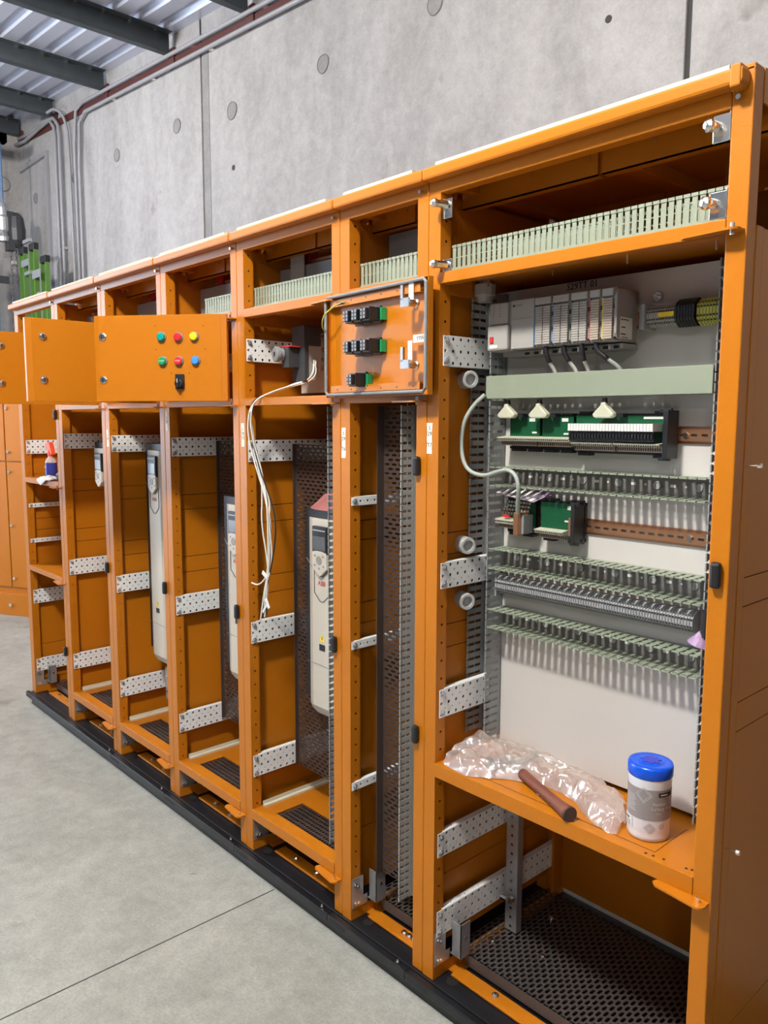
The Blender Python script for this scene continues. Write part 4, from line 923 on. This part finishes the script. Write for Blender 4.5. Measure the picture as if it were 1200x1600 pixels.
# ------------------------------------------------------------------ drives
def drive(k, x0, W, yf, z0, z1, label, lit=False, small=False):
    t = thing('motor_drive', label, 'drive', (x0, yf, z0), 'pale motor drives in the cabinets'); x1 = x0+W; yb = yf+.09
    q = MB(); q.box(x0-.022, x1+.01, yf+.012, yb, z0+.04, z1+.028); q.obj('chassis', 'blackpl', t, bevel=.003)
    c = MB()
    if small:
        c.prism([(x0, z1), (x0, z0+.05), (x0+W*.42, z0), (x0+W*.58, z0), (x1, z0+.05), (x1, z1)], yf, yf+.03)
    else:
        # front cover with chamfered lower corners and a curved chin
        sec = []
        for z, dy in ((z1, 0), (z0+.16, 0), (z0+.02, .0), (z0, .02)):
            sec.append((z, dy))
        vs = []; fs = []
        for z, dy in sec:
            vs += [(x0, yf+.045, z), (x0, yf+.012+dy*.3, z), (x0+.03, yf+dy, z), (x1-.03, yf+dy, z), (x1, yf+.012+dy*.3, z), (x1, yf+.045, z)]
        for i in range(len(sec)-1):
            for j in range(5): fs.append((i*6+j, i*6+j+1, (i+1)*6+j+1, (i+1)*6+j))
        fs += [tuple(range(6))[::-1], tuple(range((len(sec)-1)*6, len(sec)*6))]
        for v in range(3*6+2, 3*6+4): vs[v] = (vs[v][0], vs[v][1], vs[v][2]-.012)
        c.add(vs, fs)
    co = c.obj('front_cover', 'cream', t, bevel=.0015)
    xc = x0+W*.5; y_ = yf-.0005
    kp = MB(); kz1 = z1-.022; kz0 = kz1-.085; kp.box(xc-.036, xc+.036, y_-.010, y_+.012, kz0, kz1); kd = kp.obj('keypad', 'blackpl', t, bevel=.003)
    q = MB(); q.box(xc-.030, xc+.030, y_-.0112, y_-.010, kz0+.012, kz1-.030); q.obj('screen', 'screenlit' if lit else 'screen', kd, bevel=.001)
    q = MB(); q.box(xc-.030, xc+.030, y_-.0112, y_-.010, kz1-.014, kz1-.010); q.obj('keypad_stripe', 'lgrey', kd)
    pn = MB(); pn.prism([(xc-.035, kz0+.006), (xc-.035, kz0-.045), (xc-.006, kz0-.068), (xc+.006, kz0-.068), (xc+.035, kz0-.045), (xc+.035, kz0+.006), (xc+.014, kz0+.010), (xc-.014, kz0+.010)][::-1], y_-.0105, y_-.001)
    bp_ = pn.obj('button_pad', 'cream', t, bevel=.002)
    q = MB(); q.lathe((xc, y_-.0105, kz0-.02), (0, -1, 0), [(0, .014), (.001, .0135), (.0012, .0115), (.0004, .011)], 20)
    for a, b in ((-.022, -.036), (.022, -.036), (-.02, -.006), (.02, -.006), (0, -.045), (0, -.02)): q.box(xc+a-.004, xc+a+.004, y_-.0113, y_-.0105, kz0+b-.003, kz0+b+.0035)
    pieces(q, 'pad_key', 'modgrey', bp_)
    if not small:
        def outline(pts, r=.0011): return MB().tube([(a, y_-.0005, b) for a, b in pts], r, 6)
        q = outline([(xc-.037, kz0-.045), (xc-.037, kz0-.125), (xc-.008, kz0-.150), (xc+.008, kz0-.150), (xc+.037, kz0-.125), (xc+.037, kz0-.045), (xc+.006, kz0-.071), (xc-.006, kz0-.071), (xc-.037, kz0-.045)]); q.obj('badge_outline', 'ink', co)
        o = text('logo', 'ABB', .021, front_text(xc, y_-.0006, kz0-.093), 'redprint', co)
        for v in o.data.vertices: pass
        q = outline([(x0+.001, kz0-.02), (xc-.037, kz0-.055)], .0008); q.obj('cover_joint', 'modgrey', co)
        q = outline([(x0+.002, z0+.16), (x1-.002, z0+.155)], .0007); q.obj('cover_joint', 'modgrey', co)
        wz = z0+.235
        q = MB(); q.prism([(xc-.014, wz), (xc+.014, wz), (xc, wz+.025)], y_-.0004, y_); q.obj('warning_triangle', 'yellow', co)
        q = MB(); q.box(xc-.0015, xc+.0015, y_-.0008, y_-.0004, wz+.005, wz+.016); q.box(xc-.014, xc+.014, y_-.0006, y_, wz-.030, wz-.010); q.obj('warning_print', 'ink', co)
    return t
drive(4, -1.040, .155, .10, .522, 1.140, 'motor drive beside the hanging white wires, nearest of the pale drives')
drive(3, -1.530, .155, .10, .512, 1.143, 'pale motor drive half hidden behind the post left of the white wires')
drive(2, -2.146, .155, .10, .44, 1.318, 'tallest pale motor drive, in the cabinet with yellow lit side')
drive(1, -2.662, .12, .10, 1.14, 1.312, 'smallest pale motor drive with only its pointed keypad panel showing', lit=True, small=True)
# pink tinted film over the top of the nearest drive
t = thing('film_cover', 'pinkish film lying on top of the nearest pale drive', 'film', (-1.06, .1, 1.17))
q = MB(); vs = []; n = 12
for i in range(n+1):
    a = PI*i/n; vs += [(-.96-.105*math.cos(a), .155-.06*math.sin(a), 1.168), (-.96-.09*math.cos(a), .18, 1.205+.006*math.sin(a))]
q.add(vs, [(2*i, 2*i+1, 2*i+3, 2*i+2) for i in range(n)]); q.obj('film_sheet', mat('pink_film', (0.42, 0.16, 0.15, 1), 0.3), t, solid=.001)
t = thing('isolator_bracket', 'small grey bracket with bolts below the tall drive', 'bracket', (-2.08, .12, .34))
q = MB(); q.box(-2.10, -2.06, .14, .143, .26, .40); q.box(-2.10, -2.097, .143, .19, .26, .40); q.obj('plate', 'galv', t)
q = MB(); screw(q, (-2.08, .139, .30), (0, -1, 0), .006, .006); screw(q, (-2.08, .139, .36), (0, -1, 0), .006, .006); pieces(q, 'bolt', 'zinc', t)
t = thing('cable_gland', 'dark gland poking out low in the cabinet of the smallest drive', 'gland', (-2.46, .1, .56))
q = MB(); q.lathe((-2.50, .14, .585), (-.9, -.4, -.2), [(0, .012), (.012, .013), (.02, .026), (.028, .026), (.03, .02)], 16); q.obj('gland_nut', 'galv', t)

# ------------------------------------------------------------------ isolator and white wires
t = thing('isolator_switch', 'black rotary isolator with grey shroud in the small compartment', 'switch', (-1.06, .12, 1.58))
def bt(name, m, *a, bv=.002): return MB().box(*a).obj(name, m, t, bevel=bv)
bt('switch_body', 'dgrey', -1.100, -1.036, .095, .112, 1.556, 1.727); bt('switch_body', 'dgrey', -1.100, -1.036, .112, .160, 1.668, 1.727)
bt('mechanism', 'dgrey', -1.098, -1.062, .055, .095, 1.60, 1.66)
q = MB(); q.lathe((-1.094, .055, 1.640), (-.2, -1, 0), [(0, .019), (.012, .019), (.014, .024), (.024, .024), (.026, .021)], 24); kn = q.obj('rotary_knob', 'mgrey', t); 
q = MB(); q.box(-1.101, -1.097, .027, .0292, 1.634, 1.647); q.obj('key_hole', 'ink', kn)
bt('red_label', 'redprint', -1.098, -1.052, .054, .10, 1.661, 1.665, bv=.0005)
bt('terminal_shroud', 'lgrey', -1.098, -1.038, .112, .158, 1.560, 1.6675)
t2 = thing('earth_stud_bar', 'row of brassy studs on the plate right of the isolator', 'studs', (-1.05, .2, 1.62))
q = MB()
for z in (1.70, 1.66, 1.63, 1.60):
    q.cyl((-1.052, .20, z), (-1.052, .175, z), .004, 8); q.cyl((-1.052, .188, z), (-1.052, .182, z), .008, 6)
for z in (1.685, 1.605): q.cyl((-1.044, .20, z), (-1.060, .135, z+.004), .003, 8)
pieces(q, 'stud', 'copper', t2)
t = thing('wire_bundle', 'bundle of loose white wires hanging from the isolator compartment', 'wires', (-1.05, .1, 1.57))
base = [(-1.033, .13, 1.622), (-1.020, .125, 1.585), (-1.035, .11, 1.560), (-1.07, .08, 1.548), (-1.10, .03, 1.528), (-1.135, -.015, 1.505), (-1.15, -.03, 1.47), (-1.155, -.025, 1.40), (-1.14, -.01, 1.30), (-1.105, .0, 1.20), (-1.09, .0, 1.12), (-1.098, .0, 1.0), (-1.115, .0, .92)]
ends = [(-1.155, .0, .80), (-1.13, .0, .835), (-1.14, .0, .815), (-1.12, .0, .85), (-1.118, .0, .83), (-1.13, .0, .82)]
for i in range(6):
    pts = []
    for j, p in enumerate(base):
        s_ = .0045 if j < 7 else .009; pts.append(Vector(p) + Vector((random.uniform(-s_, s_), random.uniform(-s_, s_), random.uniform(-.004, .004))))
    if i == 4: pts[9] += Vector((.03, 0, 0)); pts[10] += Vector((.035, 0, 0)); pts[11] += Vector((.01, 0, 0))
    if i == 5: pts[9] += Vector((-.02, 0, 0)); pts[10] += Vector((-.035, 0, 0)); pts[11] += Vector((-.025, 0, 0))
    if i == 2: pts = pts[:11] + [Vector((-1.105, 0, .965)), Vector((-1.14, 0, .93)), Vector((-1.17, 0, .917)), Vector((-1.20, 0, .92))]
    else: pts.append(Vector(ends[i]))
    MB().tube(pts, .0024, 7, smooth=3).obj('wire', 'ink' if i == 4 else 'wirew', t, smooth=True)
q = MB(); T_ = Matrix.Translation((-1.118, -.004, .958)) @ Matrix.Rotation(.5, 4, 'Y'); q.box(-.016, .014, -.001, .001, -.007, .006, T_)
T_ = Matrix.Translation((-1.105, -.004, .865)) @ Matrix.Rotation(1.0, 4, 'Y'); q.box(-.022, .012, -.001, .001, -.006, .006, T_)
T_ = Matrix.Translation((-1.122, -.004, .85)) @ Matrix.Rotation(-.9, 4, 'Y'); q.box(-.018, .018, -.001, .001, -.004, .004, T_); pieces(q, 'tape_flag', 'paper', t)

# ------------------------------------------------------------------ lower compartment of the wide cabinet: slotted upright
q = MB(); q.holes((-.358, .268, .035), (1,0,0), (0,0,1), .036, .53, 1, 20, lambda i, j: (.0045, .0045)); q.box(-.322, -.320, .268, .29, .035, .565); part_label(q.obj('slotted_upright', 'galv', c7, solid=.0015), 'galvanised slotted upright')
q = MB(); q.cyl((-.36, .25, .135), (-.34, .25, .135), .007, 6); q.cyl((-.33, .262, .135), (-.33, .25, .135), .009, 6); pieces(q, 'upright_bolt', 'zinc', c7)

# ------------------------------------------------------------------ things on the shelf
SZ = .587
t = thing('wipes_tub', 'white tub of wipes with a bright blue lid on the shelf', 'tub', (.152, .085, SZ))
cx_, cy_, R0 = .152, .0875, .0435; hT = .144
q = MB(); q.lathe((cx_, cy_, SZ), (0, 0, 1), [(0, R0*.88), (.002, R0*.95), (.010, R0*.985), (.016, R0*.965), (.020, R0*.985), (.122, R0*.985), (.126, R0*1.0), (.132, R0*.99), (hT, R0*.96)], 48); body = q.obj('tub_body', 'tub', t, smooth=True)
q = MB(); q.lathe((cx_, cy_, SZ+hT-.012), (0, 0, 1), [(0, R0*1.02), (.002, R0*1.04), (.020, R0*1.04), (.0245, R0*1.0), (.0255, R0*.86), (.0245, R0*.80), (.0250, R0*.55), (.0262, R0*.5)], 48); lid = q.obj('tub_lid', 'lid', t, smooth=True)
q = MB(); zf_ = SZ+hT+.0142; poly = [(R0*.5*math.cos(a)*(1 if i % 2 else .62), R0*.5*math.sin(a)*(1 if i % 2 else .62)) for i, a in enumerate([k_*2*PI/14+.3 for k_ in range(14)])]
q.add([(cx_+a, cy_+b, zf_) for a, b in poly] + [(cx_+a, cy_+b, zf_+.0012) for a, b in poly], [tuple(range(14))[::-1], tuple(range(14, 28))] + [(i, (i+1) % 14, 14+(i+1) % 14, 14+i) for i in range(14)]); q.obj('lid_flap', 'lidd', lid)
def arc(z0, z1, a0, a1, rr, m, name, par, n=30):
    q = MB(); vs = []
    for i in range(n+1):
        a = a0+(a1-a0)*i/n; vs += [(cx_+rr*math.cos(a), cy_+rr*math.sin(a), SZ+z0), (cx_+rr*math.cos(a), cy_+rr*math.sin(a), SZ+z1)]
    q.add(vs, [(2*i, 2*i+2, 2*i+3, 2*i+1) for i in range(n)]); return q.obj(name, m, par, smooth=True)
ca = math.atan2(-1.371-cy_, .93-cx_)      # direction towards the photographer
rl = R0*.985+.0004
lab = arc(.047, .112, ca-PI, ca+.9*PI, rl, 'band', 'label_band', t, 60)
def arct(s, size, a, z, m, par):
    rr = rl+.0005; o = text('label_text', s, size, Matrix.Identity(4), m, par, align='LEFT', depth=.00005)
    for v in o.data.vertices:
        aa = a+v.co.x/rr; zz = SZ+z+v.co.y; v.co = Vector((cx_+rr*math.cos(aa), cy_+rr*math.sin(aa), zz))
    return o
arct('Antibac', .0098, ca+.16, .083, 'paper', lab); arct('Surface Wipes', .0098, ca+.08, .073, 'paper', lab); arct('wipes', .0045, ca+.34, .063, 'paper', lab)
for i in range(9): arc(.0615+.004*i, .0622+.004*i, ca-1.25+.0, ca-.62-.05*(i % 3), rl+.0004, 'paper', 'label_line', lab, 8)
arc(.098, .107, ca+.42, ca+1.2, rl+.0006, 'ink', 'brand_patch', lab); arc(.1015, .1035, ca+.52, ca+.9, rl+.0009, 'paper', 'brand_patch', lab)
arc(.022, .046, ca-1.5, ca-.82, rl+.0005, 'paper', 'price_sticker', body); arc(.038, .042, ca-1.35, ca-1.0, rl+.0009, 'ink', 'sticker_print', body); 
for i in range(4): arc(.025+.003*i, .026+.003*i, ca-1.35, ca-.9, rl+.0009, 'ink', 'sticker_print', body, 8)
def ring_on(a, z, w1, h1, m, par, n=4):
    q = MB(); rr = rl+.0008; pts = []
    for i in range(n+1):
        t_ = 2*PI*i/n; aa = a+w1*math.cos(t_)/rr; pts.append((cx_+rr*math.cos(aa), cy_+rr*math.sin(aa), SZ+z+h1*math.sin(t_)))
    q.tube(pts, .00035, 4); q.obj('label_motif', m, par)
for s_ in (1, .7, .4): ring_on(ca+.05, .032, .011*s_, .011*s_, 'band', body)
ring_on(ca+.62, .036, .005, .005, 'band', body, 12); ring_on(ca+.62, .036, .0035, .0035, 'band', body, 12)
for s_ in (1, .75): ring_on(ca-.25, .10, .017*s_, .017*s_, 'paper', lab)

t = thing('claw_hammer', 'hammer with brown grip lying half under the plastic bag', 'hammer', (-.06, .04, SZ))
A = Vector((.016, .004, SZ+.017)); B = Vector((-.235, .115, SZ+.016)); dirv = (B-A).normalized()
def rg(u): return .0135 + .004*math.exp(-u*9) - .002*math.sin(min(1, u*1.3)*PI)*.9
q = MB(); q.tube([A.lerp(B, i/24) for i in range(19)], lambda u: rg(u*.75), 16); hg = q.obj('grip', 'handle', t, smooth=True)
q = MB(); q.cyl(A-dirv*.003, A+dirv*.002, .0165, 16, r1=.0172); part_label(q.obj('grip_butt', mat('dark_grip_end', (0.05, 0.03, 0.025, 1), 0.6), t), 'darker end of the grip')
q = MB(); q.tube([A.lerp(B, .74), B], .009, 10); q.obj('shaft', 'steelb', t)
side = dirv.cross(Vector((0, 0, 1))).normalized()
q = MB(); q.cyl(B+side*.0-side*.045, B+side*.03, .013, 12, r1=.011); q.cyl(B-side*.06, B-side*.045, .017, 12); q.tube([B+side*.03, B+side*.055+dirv*.01, B+side*.08+dirv*.03], .008, 8); q.obj('hammer_head', 'steelb', t)

# crumpled clear bag: a closed, wrinkled polythene envelope draped over the hammer
t = thing('plastic_bag', 'crumpled clear plastic bag sprawled along the shelf edge', 'bag', (-.15, .1, SZ))
lo = [(-.366, .012), (-.32, .004), (-.272, .002), (-.235, .028), (-.197, .06), (-.155, .085), (-.119, .098), (-.07, .095), (-.022, .082), (.03, .052), (.068, .032), (.092, .026), (.108, .035)]
hi = [(-.372, .075), (-.35, .15), (-.30, .19), (-.25, .19), (-.20, .19), (-.15, .192), (-.10, .19), (-.05, .18), (.0, .18), (.04, .165), (.07, .14), (.09, .115), (.104, .085)]
hh = [.03, .052, .060, .058, .050, .046, .044, .042, .038, .034, .028, .02, .006]
from mathutils import noise as mn
def samp(L, u):
    f_ = u*(len(L)-1); i = min(int(f_), len(L)-2); g_ = f_-i
    return L[i][0]*(1-g_)+L[i+1][0]*g_, L[i][1]*(1-g_)+L[i+1][1]*g_
def ridge(p): return 1 - min(1, abs(mn.noise(p))*2.6)
def layer(off, amp, seed):
    NU, NV = 120, 60; vs = []
    for i in range(NU+1):
        u = i/NU; a = samp(lo, u); b = samp(hi, u); f_ = u*(len(hh)-1); k_ = min(int(f_), len(hh)-2); hgt = hh[k_]*(1-(f_-k_))+hh[k_+1]*(f_-k_)
        for j in range(NV+1):
            v = j/NV; x = a[0]*(1-v)+b[0]*v; y = a[1]*(1-v)+b[1]*v
            wv = Vector((mn.noise(Vector((x*12, y*12, seed))), mn.noise(Vector((x*12, y*12, seed+4))), 0))*.02
            p = Vector((x, y, 0))+wv
            n1 = ridge(Vector((p.x*13+p.y*9, p.y*24-p.x*7, seed))); n2 = ridge(Vector((p.x*34-p.y*14, p.y*40+p.x*20, seed*2))); n3 = mn.noise(Vector((x*9+seed, y*9, 3)))
            e = min(1, v*3.2); back = 1 if v < .8 else 1-(v-.8)/.2*.5
            prof = (1-(1-e)**2)*back*(.45+.55*math.sin(PI*min(.5, v*.62+.05)))
            z = SZ+.0012+off+hgt*prof*(.82+.5*n3)*amp + (n1*.011+n2*.004)*min(1, v*6+.12)
            x += wv.x*.5+mn.noise(Vector((x*40, y*22, seed+9)))*.004; y += wv.y*.4
            vs.append((x, min(y, .198), max(z, SZ+.001)))
    fs = [(i*(NV+1)+j, (i+1)*(NV+1)+j, (i+1)*(NV+1)+j+1, i*(NV+1)+j+1) for i in range(NU) for j in range(NV)]
    return vs, fs
q = MB(); q.add(*layer(0, 1.0, 1.7)); q.obj('bag_film', 'bag', t, smooth=True)
q = MB(); q.add(*layer(0, .66, 5.1)); q.obj('bag_film', 'bag', t, smooth=True)

# ------------------------------------------------------------------ far end cabinet contents
z_ = 1.148; bxp, byp = -3.105, .06
t = thing('spray_bottle', 'small spray bottle with red trigger and blue label on the upper far shelf', 'bottle', (bxp, byp, z_))
q = MB(); q.lathe((bxp, byp, z_), (0, 0, 1), [(0, .024), (.004, .027), (.085, .027), (.10, .020), (.108, .012), (.118, .011)], 24); q.obj('bottle_body', 'clearpet', t, smooth=True)
q = MB(); q.lathe((bxp, byp, z_+.008), (0, 0, 1), [(0, .0276), (.072, .0276)], 24); lb = q.obj('bottle_label', 'sprayblue', t)
text('label_text', 'lens', .014, front_text(bxp+.002, byp-.0285, z_+.06), 'paper', lb)
q = MB(); q.lathe((bxp, byp, z_+.112), (0, 0, 1), [(0, .013), (.022, .014), (.03, .012)], 16); q.prism([(bxp-.036, z_+.150), (bxp-.036, z_+.168), (bxp-.02, z_+.182), (bxp+.012, z_+.182), (bxp+.03, z_+.15), (bxp+.038, z_+.12), (bxp+.03, z_+.122), (bxp+.014, z_+.142), (bxp-.01, z_+.142), (bxp-.012, z_+.150)], byp-.011, byp+.011); q.obj('trigger_head', 'sprayred', t, bevel=.002)
t = thing('cleaning_cloth', 'white crumpled cloth hanging over the upper far shelf edge', 'cloth', (-2.96, .0, z_))
vs = []; NU, NV = 24, 10
for i in range(NU+1):
    for j in range(NV+1):
        u, v = i/NU, j/NV; x = -3.10+.17*u; y = -.012+.05*v; z = z_+.006+.012*abs(mn.noise(Vector((x*30, y*40, 2))))+.01*math.sin(u*PI)
        if v < .25: y = -.014; z = z_+.004-(.25-v)*.12*max(0, 1-abs(u-.3)*2.2)-.0
        vs.append((x, y, z))
q = MB(); q.add(vs, [(i*(NV+1)+j, (i+1)*(NV+1)+j, (i+1)*(NV+1)+j+1, i*(NV+1)+j+1) for i in range(NU) for j in range(NV)]); q.obj('cloth_sheet', 'wirew', t, solid=.002)
t = thing('steel_fitting', 'shiny round steel fitting beside the spray bottle', 'fitting', (-2.89, .05, z_))
q = MB(); q.lathe((-2.955, .05, z_+.022), (1, -.5, 0), [(0, .012), (.01, .02), (.035, .02), (.04, .014), (.07, .012)], 16); q.obj('fitting_body', 'zinc', t)
t = thing('hinge_hardware', 'small pile of steel chain links on the lower far shelf', 'hardware', (-2.99, .2, .69))
q = MB()
for i in range(14):
    a = random.uniform(0, PI); cx2 = -3.10+.018*i+random.uniform(-.005, .005); cy2 = .24+random.uniform(-.02, .02); q.tube([(cx2+.014*math.cos(b)*math.cos(a), cy2+.014*math.cos(b)*math.sin(a), .698+.005*(i % 3)+.008*math.sin(b)) for b in [k_*2*PI/10 for k_ in range(11)]], .003, 6)
o = q.obj('chain_links', 'steelb', t); o['kind'] = 'stuff'

# ------------------------------------------------------------------ far things: ladder, hoist, cabinet section
t = thing('extension_ladder', 'green fibreglass ladder with white rungs standing against the concrete wall', 'ladder', (-6.9, 1.3, FZ))
def rail_(x, y, z1, name='stile'):
    q = MB(); q.box(x-.062, x+.062, y-.012, y, FZ, z1); q.box(x-.062, x-.052, y-.04, y-.012, FZ, z1); q.box(x+.052, x+.062, y-.04, y-.012, FZ, z1)
    return q
for x, y, z1 in ((-7.02, 1.30, 3.04), (-6.74, 1.30, 3.035), (-6.55, 1.33, 2.90)):
    o = rail_(x, y, z1).obj('stile', 'ladder', t); q = MB(); q.box(x-.066, x+.066, y-.043, y+.004, z1-.05, z1+.01); q.obj('end_cap', 'blackpl', o, bevel=.004)
for i in range(11): q = MB(); q.box(-6.97, -6.79, 1.262, 1.287, FZ+.25+.29*i-.015, FZ+.25+.29*i+.015); q.obj('rung', 'alu', t)
for i in range(3): q = MB(); q.box(-6.70, -6.6, 1.27, 1.285, FZ+.7+.95*i, FZ+.76+.95*i); pieces(q, 'brace', 'alu', t)
q = MB(); q.box(-7.0, -6.80, 1.250, 1.256, 2.86, 2.92); q.box(-6.72, -6.52, 1.250, 1.256, 2.72, 2.79); pieces(q, 'guide_bracket', 'alu', t)

HX = -7.3
t = thing('chain_hoist', 'dark chain hoist with steel body hanging near the far left wall', 'hoist', (HX, 1.24, 3.3))
q = MB(); q.lathe((HX, 1.205, 3.50), (0, 0, -1), [(0, .03), (.05, .045), (.12, .05), (.14, .06), (.26, .06), (.29, .04), (.32, .06), (.36, .055)], 16); q.obj('hoist_body', 'galv', t, smooth=False)
q = MB(); q.lathe((HX, 1.32, 3.42), (0, 0, -1), [(0, .04), (.04, .07), (.15, .085), (.26, .08), (.32, .04)], 12); q.box(HX-.05, HX+.05, 1.225, 1.29, 3.06, 3.42); q.obj('chain_bag', 'dgrey', t, smooth=False)
q = MB(); q.tube([(HX, 1.205, 3.50), (HX, 1.205, 4.05)], .012, 8); q.obj('hanger', 'bluesteel', t)
for y_, zb in ((1.262, 1.6), (1.312, 1.6)):
    q = MB(); z = 3.12
    i = 0
    while z > zb:
        a = (i % 2)*PI/2; q.tube([(HX+.011*math.cos(b)*math.cos(a), y_+.011*math.cos(b)*math.sin(a), z+.02*math.sin(b)) for b in [k_*2*PI/6 for k_ in range(7)]], .0042, 4); z -= .031; i += 1
    q.obj('load_chain', 'steelb', t)
q = MB(); q.box(HX-.03, HX+.03, 1.255, 1.31, 2.93, 2.97); q.obj('chain_stop', 'lgrey', t, bevel=.01)
t = thing('jib_crane_post', 'pale blue crane post at the left picture edge', 'post', (-7.4, 1.0, FZ))
q = MB(); q.box(-7.48, -7.32, .98, 1.14, FZ, 3.1); q.obj('post', 'bluesteel', t); q = MB(); q.box(-7.35, -7.25, 1.16, 1.26, 4.05, 4.13); q.box(-7.35, -7.25, .2, 1.26, 4.05, 4.13); q.obj('arm', 'bluesteel', t)
q = MB(); q.box(-7.33, -7.32, 1.10, 1.24, 2.75, 2.82); q.obj('limit_box', 'dgrey', t)

t = thing('switchboard_section', 'separate tall orange cabinet with bolted covers on the floor at far left', 'cabinet', (-5.7, .55, FZ))
o3 = Vector((-5.16, .695, 0)); dv = Vector((-.88, -.475, 0)).normalized(); nv_ = Vector((.475, -.88, 0)).normalized()
TT = Matrix(((dv.x, -nv_.x, 0, o3.x), (dv.y, -nv_.y, 0, o3.y), (0, 0, 1, 0), (0, 0, 0, 1)))
q = MB(); q.box(0, 1.1, .012, .6, FZ+.1, 1.93, TT); q.obj('carcass', 'orange', t)
q = MB(); q.box(-.01, 1.12, -.02, .6, FZ, FZ+.17, TT); bs = q.obj('base', 'orange', t, bevel=.002)
for z0_, z1_ in ((FZ+.22, 1.12), (1.13, 1.93)):
    q = MB(); q.box(.02, .30, .0, .012, z0_, z1_, TT); o = q.obj('cover_panel', 'orange', t, bevel=.002); q = MB()
    for i in range(3): zz = z0_+.07+(z1_-z0_-.14)*i/2; q.cyl(TT @ Vector((.275, 0, zz)), TT @ Vector((.275, -.012, zz)), .012, 8)
    pieces(q, 'cover_bolt', 'zinc', o)
    q = MB(); q.box(.31, 1.05, .0, .012, z0_, z1_, TT); q.obj('cover_panel', 'orange', t, bevel=.002)
q = MB()
for u in (.3, .75): q.cyl(TT @ Vector((u, -.02, FZ+.085)), TT @ Vector((u, -.035, FZ+.085)), .014, 8)
pieces(q, 'base_bolt', 'zinc', bs)

# floor saw-cut and small litter
q = MB(); q.box(-1.070, -1.066, -8, -.02, FZ-.0002, FZ+.0006); structure(q.obj('trim_1', 'joint'))
for i in range(16):
    x, y = random.uniform(-3.2, .2), random.uniform(-1.3, -.08); a = random.uniform(0, PI)
    q = MB(); T_ = Matrix.Translation((x, y, FZ+.001)) @ Matrix.Rotation(a, 4, 'Z'); q.tube([T_ @ Vector((-.012, 0, 0)), T_ @ Vector((0, .003, .001)), T_ @ Vector((.012, -.002, 0))], .0008, 4)
    tag(q.obj('swarf', 'galv'), 'tiny sliver of swarf lying on the concrete floor', 'debris', 'slivers of swarf scattered on the floor')
